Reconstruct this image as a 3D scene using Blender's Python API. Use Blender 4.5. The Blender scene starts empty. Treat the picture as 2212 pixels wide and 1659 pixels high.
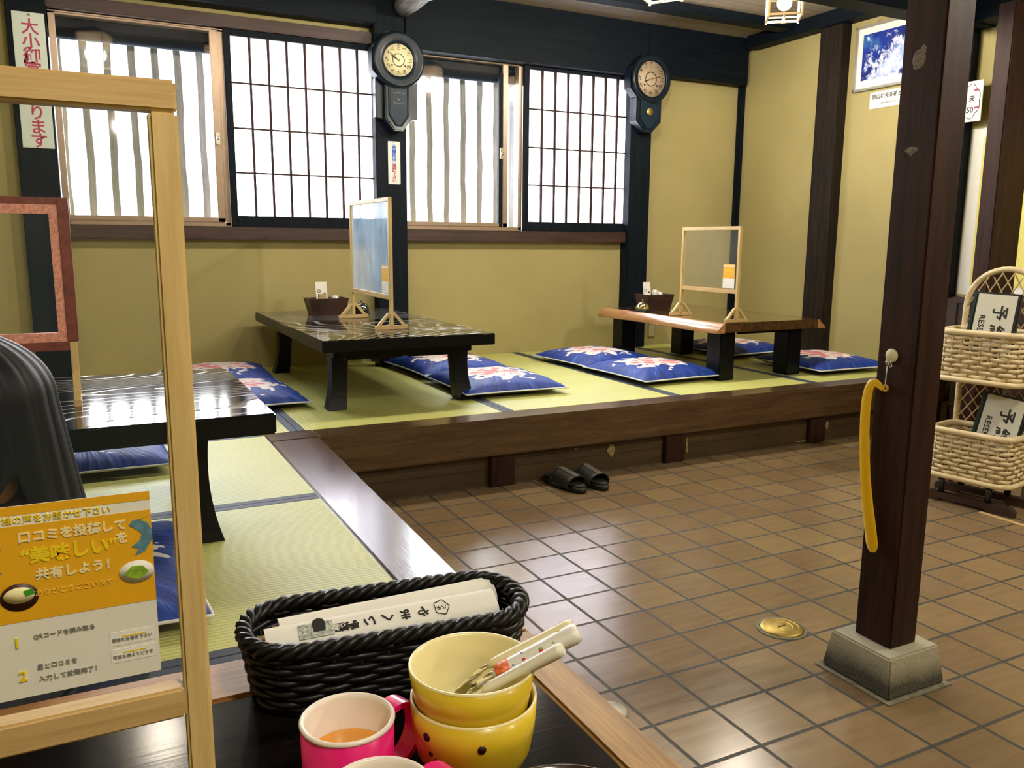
import bpy, bmesh, math, random
from mathutils import Vector, Matrix
random.seed(7)
PI = math.pi
sc = bpy.context.scene
C = sc.collection

# ------------------------------------------------------------------ camera, exposure, daylight
CZ = 1.015
F_PX, PITCH, ROLL, YAW = 1788.07, 0.1697154, 0.0076334, 0.4687681
_fwd = Vector((math.sin(YAW)*math.cos(PITCH), math.cos(YAW)*math.cos(PITCH), -math.sin(PITCH)))
_rt = Vector((math.cos(YAW), -math.sin(YAW), 0))
_up = _rt.cross(_fwd)
_r2 = math.cos(ROLL)*_rt + math.sin(ROLL)*_up
_u2 = -math.sin(ROLL)*_rt + math.cos(ROLL)*_up
cam = bpy.data.cameras.new('camera')
cam.sensor_width = 36.0
cam.lens = 36.0*F_PX/2212.0
cam.clip_start = 0.02
cam_o = bpy.data.objects.new('camera', cam)
cam_o.matrix_world = Matrix(((_r2.x, _u2.x, -_fwd.x, 0), (_r2.y, _u2.y, -_fwd.y, 0), (_r2.z, _u2.z, -_fwd.z, CZ), (0, 0, 0, 1)))
C.objects.link(cam_o)
sc.camera = cam_o

sc.view_settings.view_transform = 'Standard'
sc.view_settings.look = 'None'
sc.view_settings.exposure = 1.0
sc.view_settings.gamma = 1.0
sc.view_settings.use_curve_mapping = False
cy = sc.cycles
cy.use_denoising = True
cy.max_bounces = 8
cy.diffuse_bounces = 5
cy.glossy_bounces = 4
cy.transmission_bounces = 6
cy.transparent_max_bounces = 16
cy.caustics_reflective = False
cy.caustics_refractive = False
cy.sample_clamp_indirect = 6.0

wd = bpy.data.worlds.new('sky')
sc.world = wd
wd.use_nodes = True
wd.node_tree.nodes['Background'].inputs[0].default_value = (0.86, 0.92, 1.0, 1)
wd.node_tree.nodes['Background'].inputs[1].default_value = SKY = 1.6

def area_light(name, loc, rot, sx, sy, power, col):
    l = bpy.data.lights.new(name, 'AREA')
    l.shape = 'RECTANGLE'; l.size = sx; l.size_y = sy; l.energy = power; l.color = col
    o = bpy.data.objects.new(name, l); o.location = loc; o.rotation_euler = rot
    C.objects.link(o)
    return o
# the bright daylight outside the row of windows (seen through the panes as the white outdoors)
area_light('daylight', (1.6, 5.75, 1.55), (-PI/2, 0, 0), 5.6, 2.3, 560, (0.93, 0.96, 1.0))

# ------------------------------------------------------------------ materials
def nodes(name):
    m = bpy.data.materials.new(name); m.use_nodes = True
    nt = m.node_tree
    return m, nt, nt.nodes['Principled BSDF']
def L(nt, a, b): nt.links.new(a, b)
def coords(nt, scale=(1, 1, 1), loc=(0, 0, 0), rot=(0, 0, 0)):
    tc = nt.nodes.new('ShaderNodeTexCoord'); mp = nt.nodes.new('ShaderNodeMapping')
    mp.inputs['Scale'].default_value = scale; mp.inputs['Location'].default_value = loc; mp.inputs['Rotation'].default_value = rot
    L(nt, tc.outputs['Object'], mp.inputs[0])
    return mp.outputs[0]
def noise(nt, vec, scale, detail=3, rough=0.55, dist=0.0):
    n = nt.nodes.new('ShaderNodeTexNoise')
    n.inputs['Scale'].default_value = scale; n.inputs['Detail'].default_value = detail
    n.inputs['Roughness'].default_value = rough; n.inputs['Distortion'].default_value = dist
    L(nt, vec, n.inputs['Vector'])
    return n.outputs[0]
def ramp(nt, fac, stops, mode='LINEAR'):
    r = nt.nodes.new('ShaderNodeValToRGB'); r.color_ramp.interpolation = mode
    els = r.color_ramp.elements
    while len(els) < len(stops): els.new(0.5)
    for e, (p, c) in zip(els, stops):
        e.position = p; e.color = (*c, 1) if len(c) == 3 else c
    L(nt, fac, r.inputs[0])
    return r.outputs[0]
def mth(nt, op, a, b=None, c=None):
    n = nt.nodes.new('ShaderNodeMath'); n.operation = op
    for i, v in enumerate((a, b, c)):
        if v is None: continue
        if isinstance(v, (int, float)): n.inputs[i].default_value = v
        else: L(nt, v, n.inputs[i])
    return n.outputs[0]
def mixc(nt, fac, a, b, mode='MIX'):
    n = nt.nodes.new('ShaderNodeMix'); n.data_type = 'RGBA'; n.blend_type = mode
    if isinstance(fac, (int, float)): n.inputs[0].default_value = fac
    else: L(nt, fac, n.inputs[0])
    for i, v in ((6, a), (7, b)):
        if isinstance(v, tuple): n.inputs[i].default_value = (*v, 1)
        else: L(nt, v, n.inputs[i])
    return n.outputs[2]
def bump(nt, bs, h, strength=0.3, dist=0.01):
    b = nt.nodes.new('ShaderNodeBump'); b.inputs['Strength'].default_value = strength; b.inputs['Distance'].default_value = dist
    L(nt, h, b.inputs['Height']); L(nt, b.outputs[0], bs.inputs['Normal'])
def plain(name, col, rough=0.5, metal=0.0, spec=0.5, coat=0.0, emit=None, es=0.0, var=0.0, vs=30.0):
    m, nt, bs = nodes(name)
    bs.inputs['Base Color'].default_value = (*col, 1); bs.inputs['Roughness'].default_value = rough
    bs.inputs['Metallic'].default_value = metal; bs.inputs['Specular IOR Level'].default_value = spec
    bs.inputs['Coat Weight'].default_value = coat
    if emit: bs.inputs['Emission Color'].default_value = (*emit, 1); bs.inputs['Emission Strength'].default_value = es
    if var:
        f = noise(nt, coords(nt), vs)
        lo = tuple(c*(1-var) for c in col); hi = tuple(min(1, c*(1+var)) for c in col)
        L(nt, ramp(nt, f, [(0.3, lo), (0.7, hi)]), bs.inputs['Base Color'])
    return m
def wood(name, c1, c2, axis=0, scale=9.0, rough=0.45, stretch=14.0, coat=0.0, bmp=0.15, spec=0.5):
    m, nt, bs = nodes(name)
    s = [stretch, stretch, stretch]; s[axis] = 1.0
    v = coords(nt, tuple(s))
    f = noise(nt, v, scale*0.35, 6, 0.62, 0.4)
    g = noise(nt, v, scale*2.2, 3, 0.5)
    mm = mth(nt, 'ADD', mth(nt, 'MULTIPLY', f, 0.7), mth(nt, 'MULTIPLY', g, 0.3))
    L(nt, ramp(nt, mm, [(0.36, c1), (0.62, c2)]), bs.inputs['Base Color'])
    bs.inputs['Roughness'].default_value = rough; bs.inputs['Coat Weight'].default_value = coat
    bs.inputs['Coat Roughness'].default_value = 0.12; bs.inputs['Specular IOR Level'].default_value = spec
    bump(nt, bs, mm, bmp, 0.004)
    return m

def make_plaster(name, c):
    m, nt, bs = nodes(name)
    v = coords(nt)
    big = noise(nt, v, 1.6, 3); fine = noise(nt, v, 260, 2)
    a = tuple(x*0.93 for x in c); b = tuple(min(1, x*1.05) for x in c)
    L(nt, ramp(nt, big, [(0.35, a), (0.65, b)]), bs.inputs['Base Color'])
    bs.inputs['Roughness'].default_value = 0.92; bs.inputs['Specular IOR Level'].default_value = 0.15
    bump(nt, bs, fine, 0.18, 0.002)
    return m
M_WALL = make_plaster('juraku_plaster', (0.40, 0.345, 0.152))
M_CEIL = wood('ceiling_boards', (0.22, 0.18, 0.135), (0.34, 0.29, 0.23), 0, 6, 0.6)
M_BLACKWOOD = wood('flare_tinted_black_timber', (0.002, 0.005, 0.009), (0.006, 0.010, 0.016), 2, 8, 0.6, spec=0.12)  # black wood; its blue cast is lens-flare haze put into the colour
M_BLACKWOOD_X = wood('flare_tinted_black_beam', (0.002, 0.005, 0.009), (0.006, 0.010, 0.016), 0, 8, 0.6, spec=0.12)  # same painted flare haze, grain along the beam
M_DARKBROWN = wood('dark_brown_post', (0.014, 0.006, 0.004), (0.040, 0.015, 0.010), 2, 9, 0.55, spec=0.2)
M_DARKBROWN_X = wood('dark_brown_rail', (0.022, 0.009, 0.007), (0.060, 0.026, 0.018), 0, 9, 0.45)
M_DARKBROWN_Y = wood('dark_brown_beam', (0.02, 0.010, 0.007), (0.055, 0.026, 0.017), 1, 9, 0.5)
M_WORN = wood('worn_black_brown_post', (0.005, 0.005, 0.005), (0.026, 0.017, 0.011), 2, 12, 0.65, stretch=22, spec=0.15)
M_KAMACHI_X = wood('platform_edge_wood', (0.055, 0.028, 0.012), (0.115, 0.065, 0.029), 0, 8, 0.24, coat=0.5)
M_KAMACHI_Y = wood('platform_edge_wood_side', (0.075, 0.038, 0.020), (0.14, 0.078, 0.042), 1, 8, 0.24, coat=0.5)
M_BOARD = wood('skirting_plywood', (0.034, 0.019, 0.006), (0.072, 0.043, 0.014), 0, 5, 0.6, stretch=10)
M_GREYLOG = wood('weathered_log', (0.12, 0.12, 0.12), (0.36, 0.35, 0.33), 1, 16, 0.75, stretch=9, bmp=0.5)
M_PINE = wood('pale_pine', (0.55, 0.39, 0.15), (0.72, 0.55, 0.25), 2, 10, 0.5, stretch=16)
M_PINE_X = wood('pale_pine_rail', (0.50, 0.33, 0.13), (0.68, 0.49, 0.23), 0, 10, 0.5, stretch=16)
M_PINE_Y = wood('pale_pine_rail_side', (0.50, 0.33, 0.13), (0.68, 0.49, 0.23), 1, 10, 0.5, stretch=16)
M_ALU = plain('bronze_aluminium', (0.34, 0.25, 0.18), 0.38, 0.6, var=0.05)
M_SLAT = wood('flare_grey_slat', (0.20, 0.20, 0.205), (0.38, 0.37, 0.37), 2, 9, 0.8)  # grey lifted to imitate window flare washing out the slats
M_CHROME = plain('chrome', (0.85, 0.86, 0.85), 0.12, 1.0)
M_BRASS = plain('aged_brass', (0.40, 0.30, 0.085), 0.45, 1.0, var=0.2, vs=60)
M_BLACK = plain('black_plastic', (0.012, 0.012, 0.013), 0.35)
M_BLACKSATIN = plain('black_lacquer_legs', (0.003, 0.0035, 0.005), 0.34, spec=0.22, var=0.2)
M_PAPER = plain('white_card', (0.80, 0.80, 0.74), 0.7, var=0.02)
M_INK = plain('black_ink', (0.015, 0.013, 0.013), 0.7)
M_GREYINK = plain('grey_ink', (0.28, 0.28, 0.26), 0.7)
M_REDINK = plain('crimson_ink', (0.42, 0.035, 0.10), 0.6)
M_BLUEINK = plain('blue_ink', (0.02, 0.10, 0.55), 0.6)
M_WHITEPLASTIC = plain('white_plastic', (0.78, 0.77, 0.72), 0.35, coat=0.2)

def sheen(nt, k):
    lw = nt.nodes.new('ShaderNodeLayerWeight'); lw.inputs[0].default_value = 0.5
    return mth(nt, 'MULTIPLY', mth(nt, 'MULTIPLY_ADD', mth(nt, 'POWER', lw.outputs['Facing'], 5.0), 0.92, 0.05), k)
def make_glass():
    m = bpy.data.materials.new('window_glass'); m.use_nodes = True; nt = m.node_tree
    nt.nodes.clear()
    out = nt.nodes.new('ShaderNodeOutputMaterial'); mx = nt.nodes.new('ShaderNodeMixShader')
    tr = nt.nodes.new('ShaderNodeBsdfTransparent'); gl = nt.nodes.new('ShaderNodeBsdfGlossy')
    tr.inputs[0].default_value = (0.96, 0.97, 0.97, 1); gl.inputs['Roughness'].default_value = 0.03
    L(nt, sheen(nt, 0.9), mx.inputs[0]); L(nt, tr.outputs[0], mx.inputs[1]); L(nt, gl.outputs[0], mx.inputs[2]); L(nt, mx.outputs[0], out.inputs[0])
    return m
M_GLASS = make_glass()
def make_film(name, haze, tint, wav=0.25, refl=0.6):
    """thin clear vinyl sheet: mostly see-through, a little milky, a wavy sheen"""
    m = bpy.data.materials.new(name); m.use_nodes = True; nt = m.node_tree
    nt.nodes.clear()
    out = nt.nodes.new('ShaderNodeOutputMaterial'); mx = nt.nodes.new('ShaderNodeMixShader'); mx2 = nt.nodes.new('ShaderNodeMixShader')
    tr = nt.nodes.new('ShaderNodeBsdfTransparent'); gl = nt.nodes.new('ShaderNodeBsdfGlossy'); df = nt.nodes.new('ShaderNodeAddShader'); d1 = nt.nodes.new('ShaderNodeBsdfTranslucent'); d2 = nt.nodes.new('ShaderNodeBsdfDiffuse')
    tr.inputs[0].default_value = (0.97, 0.97, 0.97, 1); gl.inputs['Roughness'].default_value = 0.08
    d1.inputs[0].default_value = d2.inputs[0].default_value = (*(0.55*c for c in tint), 1)
    L(nt, d1.outputs[0], df.inputs[0]); L(nt, d2.outputs[0], df.inputs[1])
    v = coords(nt, (1.0, 1.0, 0.35))
    n = noise(nt, v, 14, 3, 0.5, 0.6)
    b = nt.nodes.new('ShaderNodeBump'); b.inputs['Strength'].default_value = wav; b.inputs['Distance'].default_value = 0.02
    L(nt, n, b.inputs['Height']); L(nt, b.outputs[0], gl.inputs['Normal'])
    h = mth(nt, 'MULTIPLY', ramp(nt, n, [(0.3, (0.7,)*3), (0.7, (1.3,)*3)]), haze)
    L(nt, h, mx.inputs[0]); L(nt, tr.outputs[0], mx.inputs[1]); L(nt, df.outputs[0], mx.inputs[2])
    L(nt, sheen(nt, refl), mx2.inputs[0]); L(nt, mx.outputs[0], mx2.inputs[1]); L(nt, gl.outputs[0], mx2.inputs[2])
    L(nt, mx2.outputs[0], out.inputs[0])
    return m
M_FILM = make_film('clear_vinyl_sheet', 0.011, (0.6, 0.82, 1.0), 0.05, 0.20)
M_FILM_BLUE = make_film('blue_reflection_vinyl_sheet', 0.50, (0.50, 0.72, 1.0), 0.08)  # milky blue stands in for a bright reflection on the sheet
M_FILM_GREY = make_film('milky_vinyl_sheet', 0.12, (0.8, 0.85, 0.85), 0.10)

def make_shoji():
    m = bpy.data.materials.new('shoji_paper'); m.use_nodes = True; nt = m.node_tree
    bs = nt.nodes['Principled BSDF']; out = nt.nodes['Material Output']
    bs.inputs['Base Color'].default_value = (0.85, 0.84, 0.86, 1); bs.inputs['Roughness'].default_value = 0.9
    tl = nt.nodes.new('ShaderNodeBsdfTranslucent'); mx = nt.nodes.new('ShaderNodeMixShader')
    v = coords(nt); n = noise(nt, v, 60, 4)
    L(nt, ramp(nt, n, [(0.2, (0.84, 0.82, 0.86)), (0.8, (0.93, 0.91, 0.94))]), tl.inputs[0])
    mx.inputs[0].default_value = 0.72
    L(nt, bs.outputs[0], mx.inputs[1]); L(nt, tl.outputs[0], mx.inputs[2]); L(nt, mx.outputs[0], out.inputs[0])
    return m
M_SHOJI = make_shoji()

def make_tatami(name, c1, c2):
    """rush mat: ribs along local X, fine straw fleck"""
    m, nt, bs = nodes(name)
    v = coords(nt)
    sep = nt.nodes.new('ShaderNodeSeparateXYZ'); L(nt, v, sep.inputs[0])
    rib = mth(nt, 'SINE', mth(nt, 'MULTIPLY', sep.outputs[1], 2*PI/0.0125))
    r01 = mth(nt, 'MULTIPLY_ADD', rib, 0.5, 0.5)
    vs = coords(nt, (30, 1.5, 1))
    fl = noise(nt, vs, 22, 4, 0.6)
    bg = noise(nt, v, 2.2, 2)
    mm = mth(nt, 'ADD', mth(nt, 'MULTIPLY', fl, 0.6), mth(nt, 'MULTIPLY', bg, 0.4))
    base = ramp(nt, mm, [(0.35, c1), (0.65, c2)])
    dk = ramp(nt, r01, [(0.0, (0.72, 0.72, 0.70)), (0.35, (1, 1, 1))])
    L(nt, mixc(nt, 1.0, base, dk, 'MULTIPLY'), bs.inputs['Base Color'])
    bs.inputs['Roughness'].default_value = 0.42; bs.inputs['Specular IOR Level'].default_value = 0.55
    bump(nt, bs, mth(nt, 'ADD', r01, mth(nt, 'MULTIPLY', fl, 0.5)), 0.35, 0.002)
    return m
M_TATAMI = make_tatami('tatami_rush', (0.54, 0.56, 0.16), (0.69, 0.71, 0.25))
def make_border():
    m, nt, bs = nodes('tatami_border_cloth')
    v = coords(nt, (1, 1, 1)); f = noise(nt, v, 400, 2)
    L(nt, ramp(nt, f, [(0.3, (0.035, 0.045, 0.075)), (0.7, (0.075, 0.092, 0.14))]), bs.inputs['Base Color'])
    bs.inputs['Roughness'].default_value = 0.6
    bump(nt, bs, f, 0.2, 0.001)
    return m
M_BORDER = make_border()

def make_tiles():
    m, nt, bs = nodes('quarry_tiles')
    v = coords(nt, loc=(-1.0085+0.004, -1.467+0.004, 0))
    b = nt.nodes.new('ShaderNodeTexBrick'); b.offset = 0.0; b.squash = 1.0
    b.inputs['Scale'].default_value = 1.0; b.inputs['Brick Width'].default_value = 0.158; b.inputs['Row Height'].default_value = 0.157
    b.inputs['Mortar Size'].default_value = 0.0050; b.inputs['Mortar Smooth'].default_value = 0.25; b.inputs['Bias'].default_value = 0.0
    b.inputs['Color1'].default_value = (0.0, 0.0, 0.0, 1); b.inputs['Color2'].default_value = (1, 1, 1, 1); b.inputs['Mortar'].default_value = (0.5, 0.5, 0.5, 1)
    L(nt, v, b.inputs['Vector'])
    var = ramp(nt, b.outputs[0], [(0.0, (0.155, 0.100, 0.054)), (0.5, (0.220, 0.150, 0.074)), (1.0, (0.285, 0.202, 0.096))])
    st = noise(nt, coords(nt, (2, 16, 1), rot=(0, 0, 0.5)), 3.0, 5, 0.6)
    var = mixc(nt, 0.35, var, ramp(nt, st, [(0.3, (0.145, 0.095, 0.05)), (0.7, (0.30, 0.21, 0.105))]))
    cl = noise(nt, coords(nt), 3.5, 3)
    var = mixc(nt, 0.25, var, ramp(nt, cl, [(0.35, (0.14, 0.09, 0.06)), (0.7, (0.26, 0.17, 0.09))]))
    g = noise(nt, coords(nt), 120, 3)
    grout = ramp(nt, g, [(0.3, (0.022, 0.021, 0.017)), (0.7, (0.070, 0.066, 0.050))])
    L(nt, mixc(nt, b.outputs[1], var, grout), bs.inputs['Base Color'])
    rg = mth(nt, 'MULTIPLY_ADD', b.outputs[1], 0.45, mth(nt, 'MULTIPLY_ADD', st, 0.16, 0.14))
    L(nt, rg, bs.inputs['Roughness'])
    bs.inputs['Specular IOR Level'].default_value = 0.5
    h = mth(nt, 'ADD', mth(nt, 'MULTIPLY', b.outputs[1], -1.0), mth(nt, 'ADD', mth(nt, 'MULTIPLY', cl, 0.25), mth(nt, 'MULTIPLY', st, 0.05)))
    bump(nt, bs, h, 0.5, 0.004)
    return m
M_TILES = make_tiles()

def make_lacquer():
    """black lacquered top with pale raised wood-grain whorls"""
    m, nt, bs = nodes('black_lacquer_whorl_top')
    v = coords(nt, (0.75, 1.9, 1.0))
    nz = nt.nodes.new('ShaderNodeTexNoise'); nz.inputs['Scale'].default_value = 1.5; nz.inputs['Detail'].default_value = 0.0
    L(nt, v, nz.inputs['Vector'])
    s = mth(nt, 'SINE', mth(nt, 'MULTIPLY', nz.outputs[0], 190.0))
    line = ramp(nt, mth(nt, 'MULTIPLY_ADD', s, 0.5, 0.5), [(0.86, (0, 0, 0)), (0.98, (1, 1, 1))])
    L(nt, mixc(nt, line, (0.006, 0.006, 0.008), (0.40, 0.41, 0.38)), bs.inputs['Base Color'])
    bs.inputs['Roughness'].default_value = 0.09; bs.inputs['Coat Weight'].default_value = 0.15; bs.inputs['Coat Roughness'].default_value = 0.05
    bump(nt, bs, line, 0.25, 0.002)
    return m
M_LACQUER = make_lacquer()
M_NEARTOP = wood('dark_lacquered_board', (0.003, 0.0025, 0.0025), (0.009, 0.006, 0.005), 0, 7, 0.15, bmp=0.04, spec=0.16)
M_SLAB = wood('brown_slab_top', (0.055, 0.028, 0.012), (0.12, 0.062, 0.022), 1, 7, 0.10, coat=0.8, bmp=0.05)
M_LIVE = wood('live_edge_wood', (0.30, 0.135, 0.045), (0.50, 0.26, 0.10), 1, 8, 0.25, coat=0.5)
M_RIM_X = wood('honey_rim_far', (0.26, 0.115, 0.032), (0.42, 0.21, 0.065), 0, 8, 0.42, spec=0.35)
M_RIM_Y = wood('honey_rim_side', (0.22, 0.115, 0.030), (0.46, 0.285, 0.10), 1, 10, 0.42, spec=0.35)

def make_cushion():
    """blue satin with a burst of white petals around a pink heart"""
    m, nt, bs = nodes('blue_floral_satin')
    v = coords(nt)
    sep = nt.nodes.new('ShaderNodeSeparateXYZ'); L(nt, v, sep.inputs[0])
    oi = nt.nodes.new('ShaderNodeObjectInfo')
    ang = mth(nt, 'ARCTAN2', sep.outputs[1], sep.outputs[0])
    rad = mth(nt, 'SQRT', mth(nt, 'ADD', mth(nt, 'MULTIPLY', sep.outputs[0], sep.outputs[0]), mth(nt, 'MULTIPLY', sep.outputs[1], sep.outputs[1])))
    va = nt.nodes.new('ShaderNodeVectorMath'); va.operation = 'ADD'
    L(nt, v, va.inputs[0]); L(nt, oi.outputs['Random'], va.inputs[1])
    n1 = noise(nt, va.outputs[0], 17, 2, 0.5, 0.4)
    pet = mth(nt, 'ABSOLUTE', mth(nt, 'SINE', mth(nt, 'ADD', mth(nt, 'MULTIPLY', ang, 4.5), mth(nt, 'MULTIPLY', n1, 5.0))))
    d = mth(nt, 'ADD', rad, mth(nt, 'ADD', mth(nt, 'MULTIPLY', pet, -0.075), mth(nt, 'MULTIPLY_ADD', n1, -0.26, 0.13)))
    cmb = nt.nodes.new('ShaderNodeCombineXYZ')
    L(nt, mth(nt, 'MULTIPLY', ang, 5.0), cmb.inputs[0]); L(nt, mth(nt, 'MULTIPLY', rad, 2.5), cmb.inputs[1]); L(nt, oi.outputs['Random'], cmb.inputs[2])
    st = noise(nt, cmb.outputs[0], 2.6, 3, 0.6)
    blue = ramp(nt, st, [(0.35, (0.007, 0.026, 0.19)), (0.62, (0.016, 0.060, 0.36)), (0.78, (0.16, 0.24, 0.58))])
    wh = ramp(nt, n1, [(0.3, (0.75, 0.66, 0.62)), (0.6, (0.86, 0.80, 0.76))])
    pk = ramp(nt, n1, [(0.42, (0.80, 0.72, 0.68)), (0.5, (0.70, 0.22, 0.24))], 'CONSTANT')
    f1 = ramp(nt, d, [(0.0, (1, 1, 1)), (0.125, (0, 0, 0))], 'CONSTANT')
    f2 = ramp(nt, d, [(0.0, (1, 1, 1)), (0.050, (0, 0, 0))], 'CONSTANT')
    col = mixc(nt, f1, blue, wh); col = mixc(nt, f2, col, pk)
    L(nt, col, bs.inputs['Base Color'])
    bs.inputs['Roughness'].default_value = 0.5; bs.inputs['Specular IOR Level'].default_value = 0.3
    bump(nt, bs, st, 0.35, 0.012)
    return m
M_CUSHION = make_cushion()
M_CUSHION_UNDER = plain('navy_underside', (0.006, 0.008, 0.02), 0.6, var=0.2)
M_PIPING = plain('white_piping', (0.72, 0.74, 0.76), 0.6)

def make_concrete():
    m, nt, bs = nodes('cast_concrete')
    v = coords(nt)
    big = noise(nt, v, 7, 4); fine = noise(nt, v, 160, 3)
    sep = nt.nodes.new('ShaderNodeSeparateXYZ'); L(nt, v, sep.inputs[0])
    damp = ramp(nt, mth(nt, 'ADD', mth(nt, 'MULTIPLY', sep.outputs[2], 9.0), mth(nt, 'MULTIPLY_ADD', big, 0.5, -0.30)), [(0.20, (0.038, 0.040, 0.030)), (0.62, (0.44, 0.42, 0.31))])
    L(nt, mixc(nt, 0.16, damp, ramp(nt, fine, [(0.35, (0.10, 0.10, 0.08)), (0.65, (0.42, 0.40, 0.31))])), bs.inputs['Base Color'])
    bs.inputs['Roughness'].default_value = 0.95
    bump(nt, bs, fine, 0.5, 0.003)
    return m
M_CONCRETE = make_concrete()
M_RATTAN = wood('natural_rattan', (0.54, 0.43, 0.23), (0.76, 0.64, 0.40), 1, 12, 0.5, stretch=8)
M_RATTAN_DK = wood('darker_rattan_cane', (0.36, 0.25, 0.10), (0.55, 0.41, 0.19), 2, 12, 0.5, stretch=8)  # darker cane for stakes, lattice and basket bottoms
M_BLACKRATTAN = plain('black_resin_wicker', (0.005, 0.005, 0.006), 0.40, spec=0.35)

# ------------------------------------------------------------------ mesh helpers
class MB:
    """collects shapes; build() links them as ONE mesh object"""
    def __init__(s): s.bm = bmesh.new(); s.mi = 0
    def _tag(s, before):
        for f in s.bm.faces:
            if f not in before: f.material_index = s.mi
    def _end(s, nf):
        s.bm.faces.ensure_lookup_table()
        for f in s.bm.faces[nf:]: f.material_index = s.mi
    def box(s, x0, x1, y0, y1, z0, z1, b=0.0, M=None):
        t = bmesh.new()
        bmesh.ops.create_cube(t, size=1.0, matrix=Matrix.Translation(((x0+x1)/2, (y0+y1)/2, (z0+z1)/2)) @ Matrix.Diagonal((abs(x1-x0), abs(y1-y0), abs(z1-z0), 1)))
        if b > 0: bmesh.ops.bevel(t, geom=t.edges[:], offset=b, segments=2, affect='EDGES', clamp_overlap=True)
        return s.merge(t, M)
    def merge(s, t, M=None):
        if M is not None: bmesh.ops.transform(t, matrix=M, verts=t.verts[:])
        nf = len(s.bm.faces)
        vm = [s.bm.verts.new(v.co) for v in t.verts]
        t.verts.index_update()
        for f in t.faces:
            try:
                nfc = s.bm.faces.new([vm[v.index] for v in f.verts]); nfc.smooth = f.smooth; nfc.material_index = s.mi
            except ValueError: pass
        t.free()
        return s
    def hexa(s, lo, hi, b=0.0, M=None):
        """frustum: lo, hi = four corners each (counter-clockwise seen from above)"""
        t = bmesh.new()
        a = [t.verts.new(p) for p in lo]; c = [t.verts.new(p) for p in hi]
        t.faces.new(a[::-1]); t.faces.new(c)
        for i in range(4): t.faces.new((a[i], a[(i+1) % 4], c[(i+1) % 4], c[i]))
        if b > 0: bmesh.ops.bevel(t, geom=t.edges[:], offset=b, segments=2, affect='EDGES', clamp_overlap=True)
        return s.merge(t, M)
    def prism(s, pts, z0, z1, b=0.0, M=None, smooth=False):
        t = bmesh.new()
        a = [t.verts.new((x, y, z0)) for x, y in pts]; c = [t.verts.new((x, y, z1)) for x, y in pts]
        t.faces.new(a[::-1]); t.faces.new(c)
        n = len(pts)
        for i in range(n):
            f = t.faces.new((a[i], a[(i+1) % n], c[(i+1) % n], c[i])); f.smooth = smooth
        bmesh.ops.recalc_face_normals(t, faces=t.faces[:])
        if b > 0: bmesh.ops.bevel(t, geom=[e for e in t.edges if abs(e.verts[0].co.z-e.verts[1].co.z) < 1e-6], offset=b, segments=2, affect='EDGES', clamp_overlap=True)
        return s.merge(t, M)
    def tube(s, pts, r, seg=8, closed=False, M=None, flat=1.0, up=None):
        """sweep a round (or flattened) section along points; r number or list"""
        t = bmesh.new(); pts = [Vector(p) for p in pts]; n = len(pts)
        rr = r if isinstance(r, (list, tuple)) else [r]*n
        rings = []; nrm = None
        for i in range(n):
            a = pts[(i-1) % n] if (closed or i > 0) else pts[i]; c = pts[(i+1) % n] if (closed or i < n-1) else pts[i]
            tg = (c-a)
            tg = tg.normalized() if tg.length > 1e-9 else Vector((0, 0, 1))
            if up is not None: nrm = (Vector(up) - tg*tg.dot(Vector(up)))
            elif nrm is None:
                ref = Vector((0, 0, 1)) if abs(tg.z) < 0.9 else Vector((1, 0, 0)); nrm = ref - tg*tg.dot(ref)
            else: nrm = nrm - tg*tg.dot(nrm)
            if nrm.length < 1e-6: nrm = tg.orthogonal()
            nrm = nrm.normalized(); bn = tg.cross(nrm)
            rings.append([t.verts.new(pts[i] + (nrm*math.cos(2*PI*k/seg) + bn*math.sin(2*PI*k/seg)*flat)*rr[i]) for k in range(seg)])
        for i in range(n if closed else n-1):
            A, B = rings[i], rings[(i+1) % n]
            for k in range(seg):
                f = t.faces.new((A[k], A[(k+1) % seg], B[(k+1) % seg], B[k])); f.smooth = True
        if not closed:
            t.faces.new(rings[0][::-1]); t.faces.new(rings[-1])
        bmesh.ops.recalc_face_normals(t, faces=t.faces[:])
        return s.merge(t, M)
    def lathe(s, prof, seg=32, M=None, closed=False, sx=1.0, sy=1.0):
        """prof = [(r, z)...] turned about Z"""
        t = bmesh.new(); rings = []
        for r, z in prof:
            if r < 1e-6: rings.append([t.verts.new((0, 0, z))])
            else: rings.append([t.verts.new((r*sx*math.cos(2*PI*k/seg), r*sy*math.sin(2*PI*k/seg), z)) for k in range(seg)])
        m = len(rings)
        for i in range(m if closed else m-1):
            A, B = rings[i], rings[(i+1) % m]
            if len(A) == 1 and len(B) == 1: continue
            for k in range(seg):
                k2 = (k+1) % seg
                if len(A) == 1: f = t.faces.new((A[0], B[k2], B[k]))
                elif len(B) == 1: f = t.faces.new((A[k], A[k2], B[0]))
                else: f = t.faces.new((A[k], A[k2], B[k2], B[k]))
                f.smooth = True
        bmesh.ops.recalc_face_normals(t, faces=t.faces[:])
        return s.merge(t, M)
    def ball(s, c, rx, ry=None, rz=None, u=20, v=12, M=None):
        ry = ry or rx; rz = rz or rx
        t = bmesh.new(); bmesh.ops.create_uvsphere(t, u_segments=u, v_segments=v, radius=1.0)
        for f in t.faces: f.smooth = True
        T = Matrix.Translation(c) @ Matrix.Diagonal((rx, ry, rz, 1))
        return s.merge(t, (M @ T) if M is not None else T)
    def cyl(s, c, r, h, seg=24, M=None, r2=None):
        return s.lathe([(0, 0), (r, 0), (r if r2 is None else r2, h), (0, h)], seg, (M if M is not None else Matrix()) @ Matrix.Translation(c))
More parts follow.
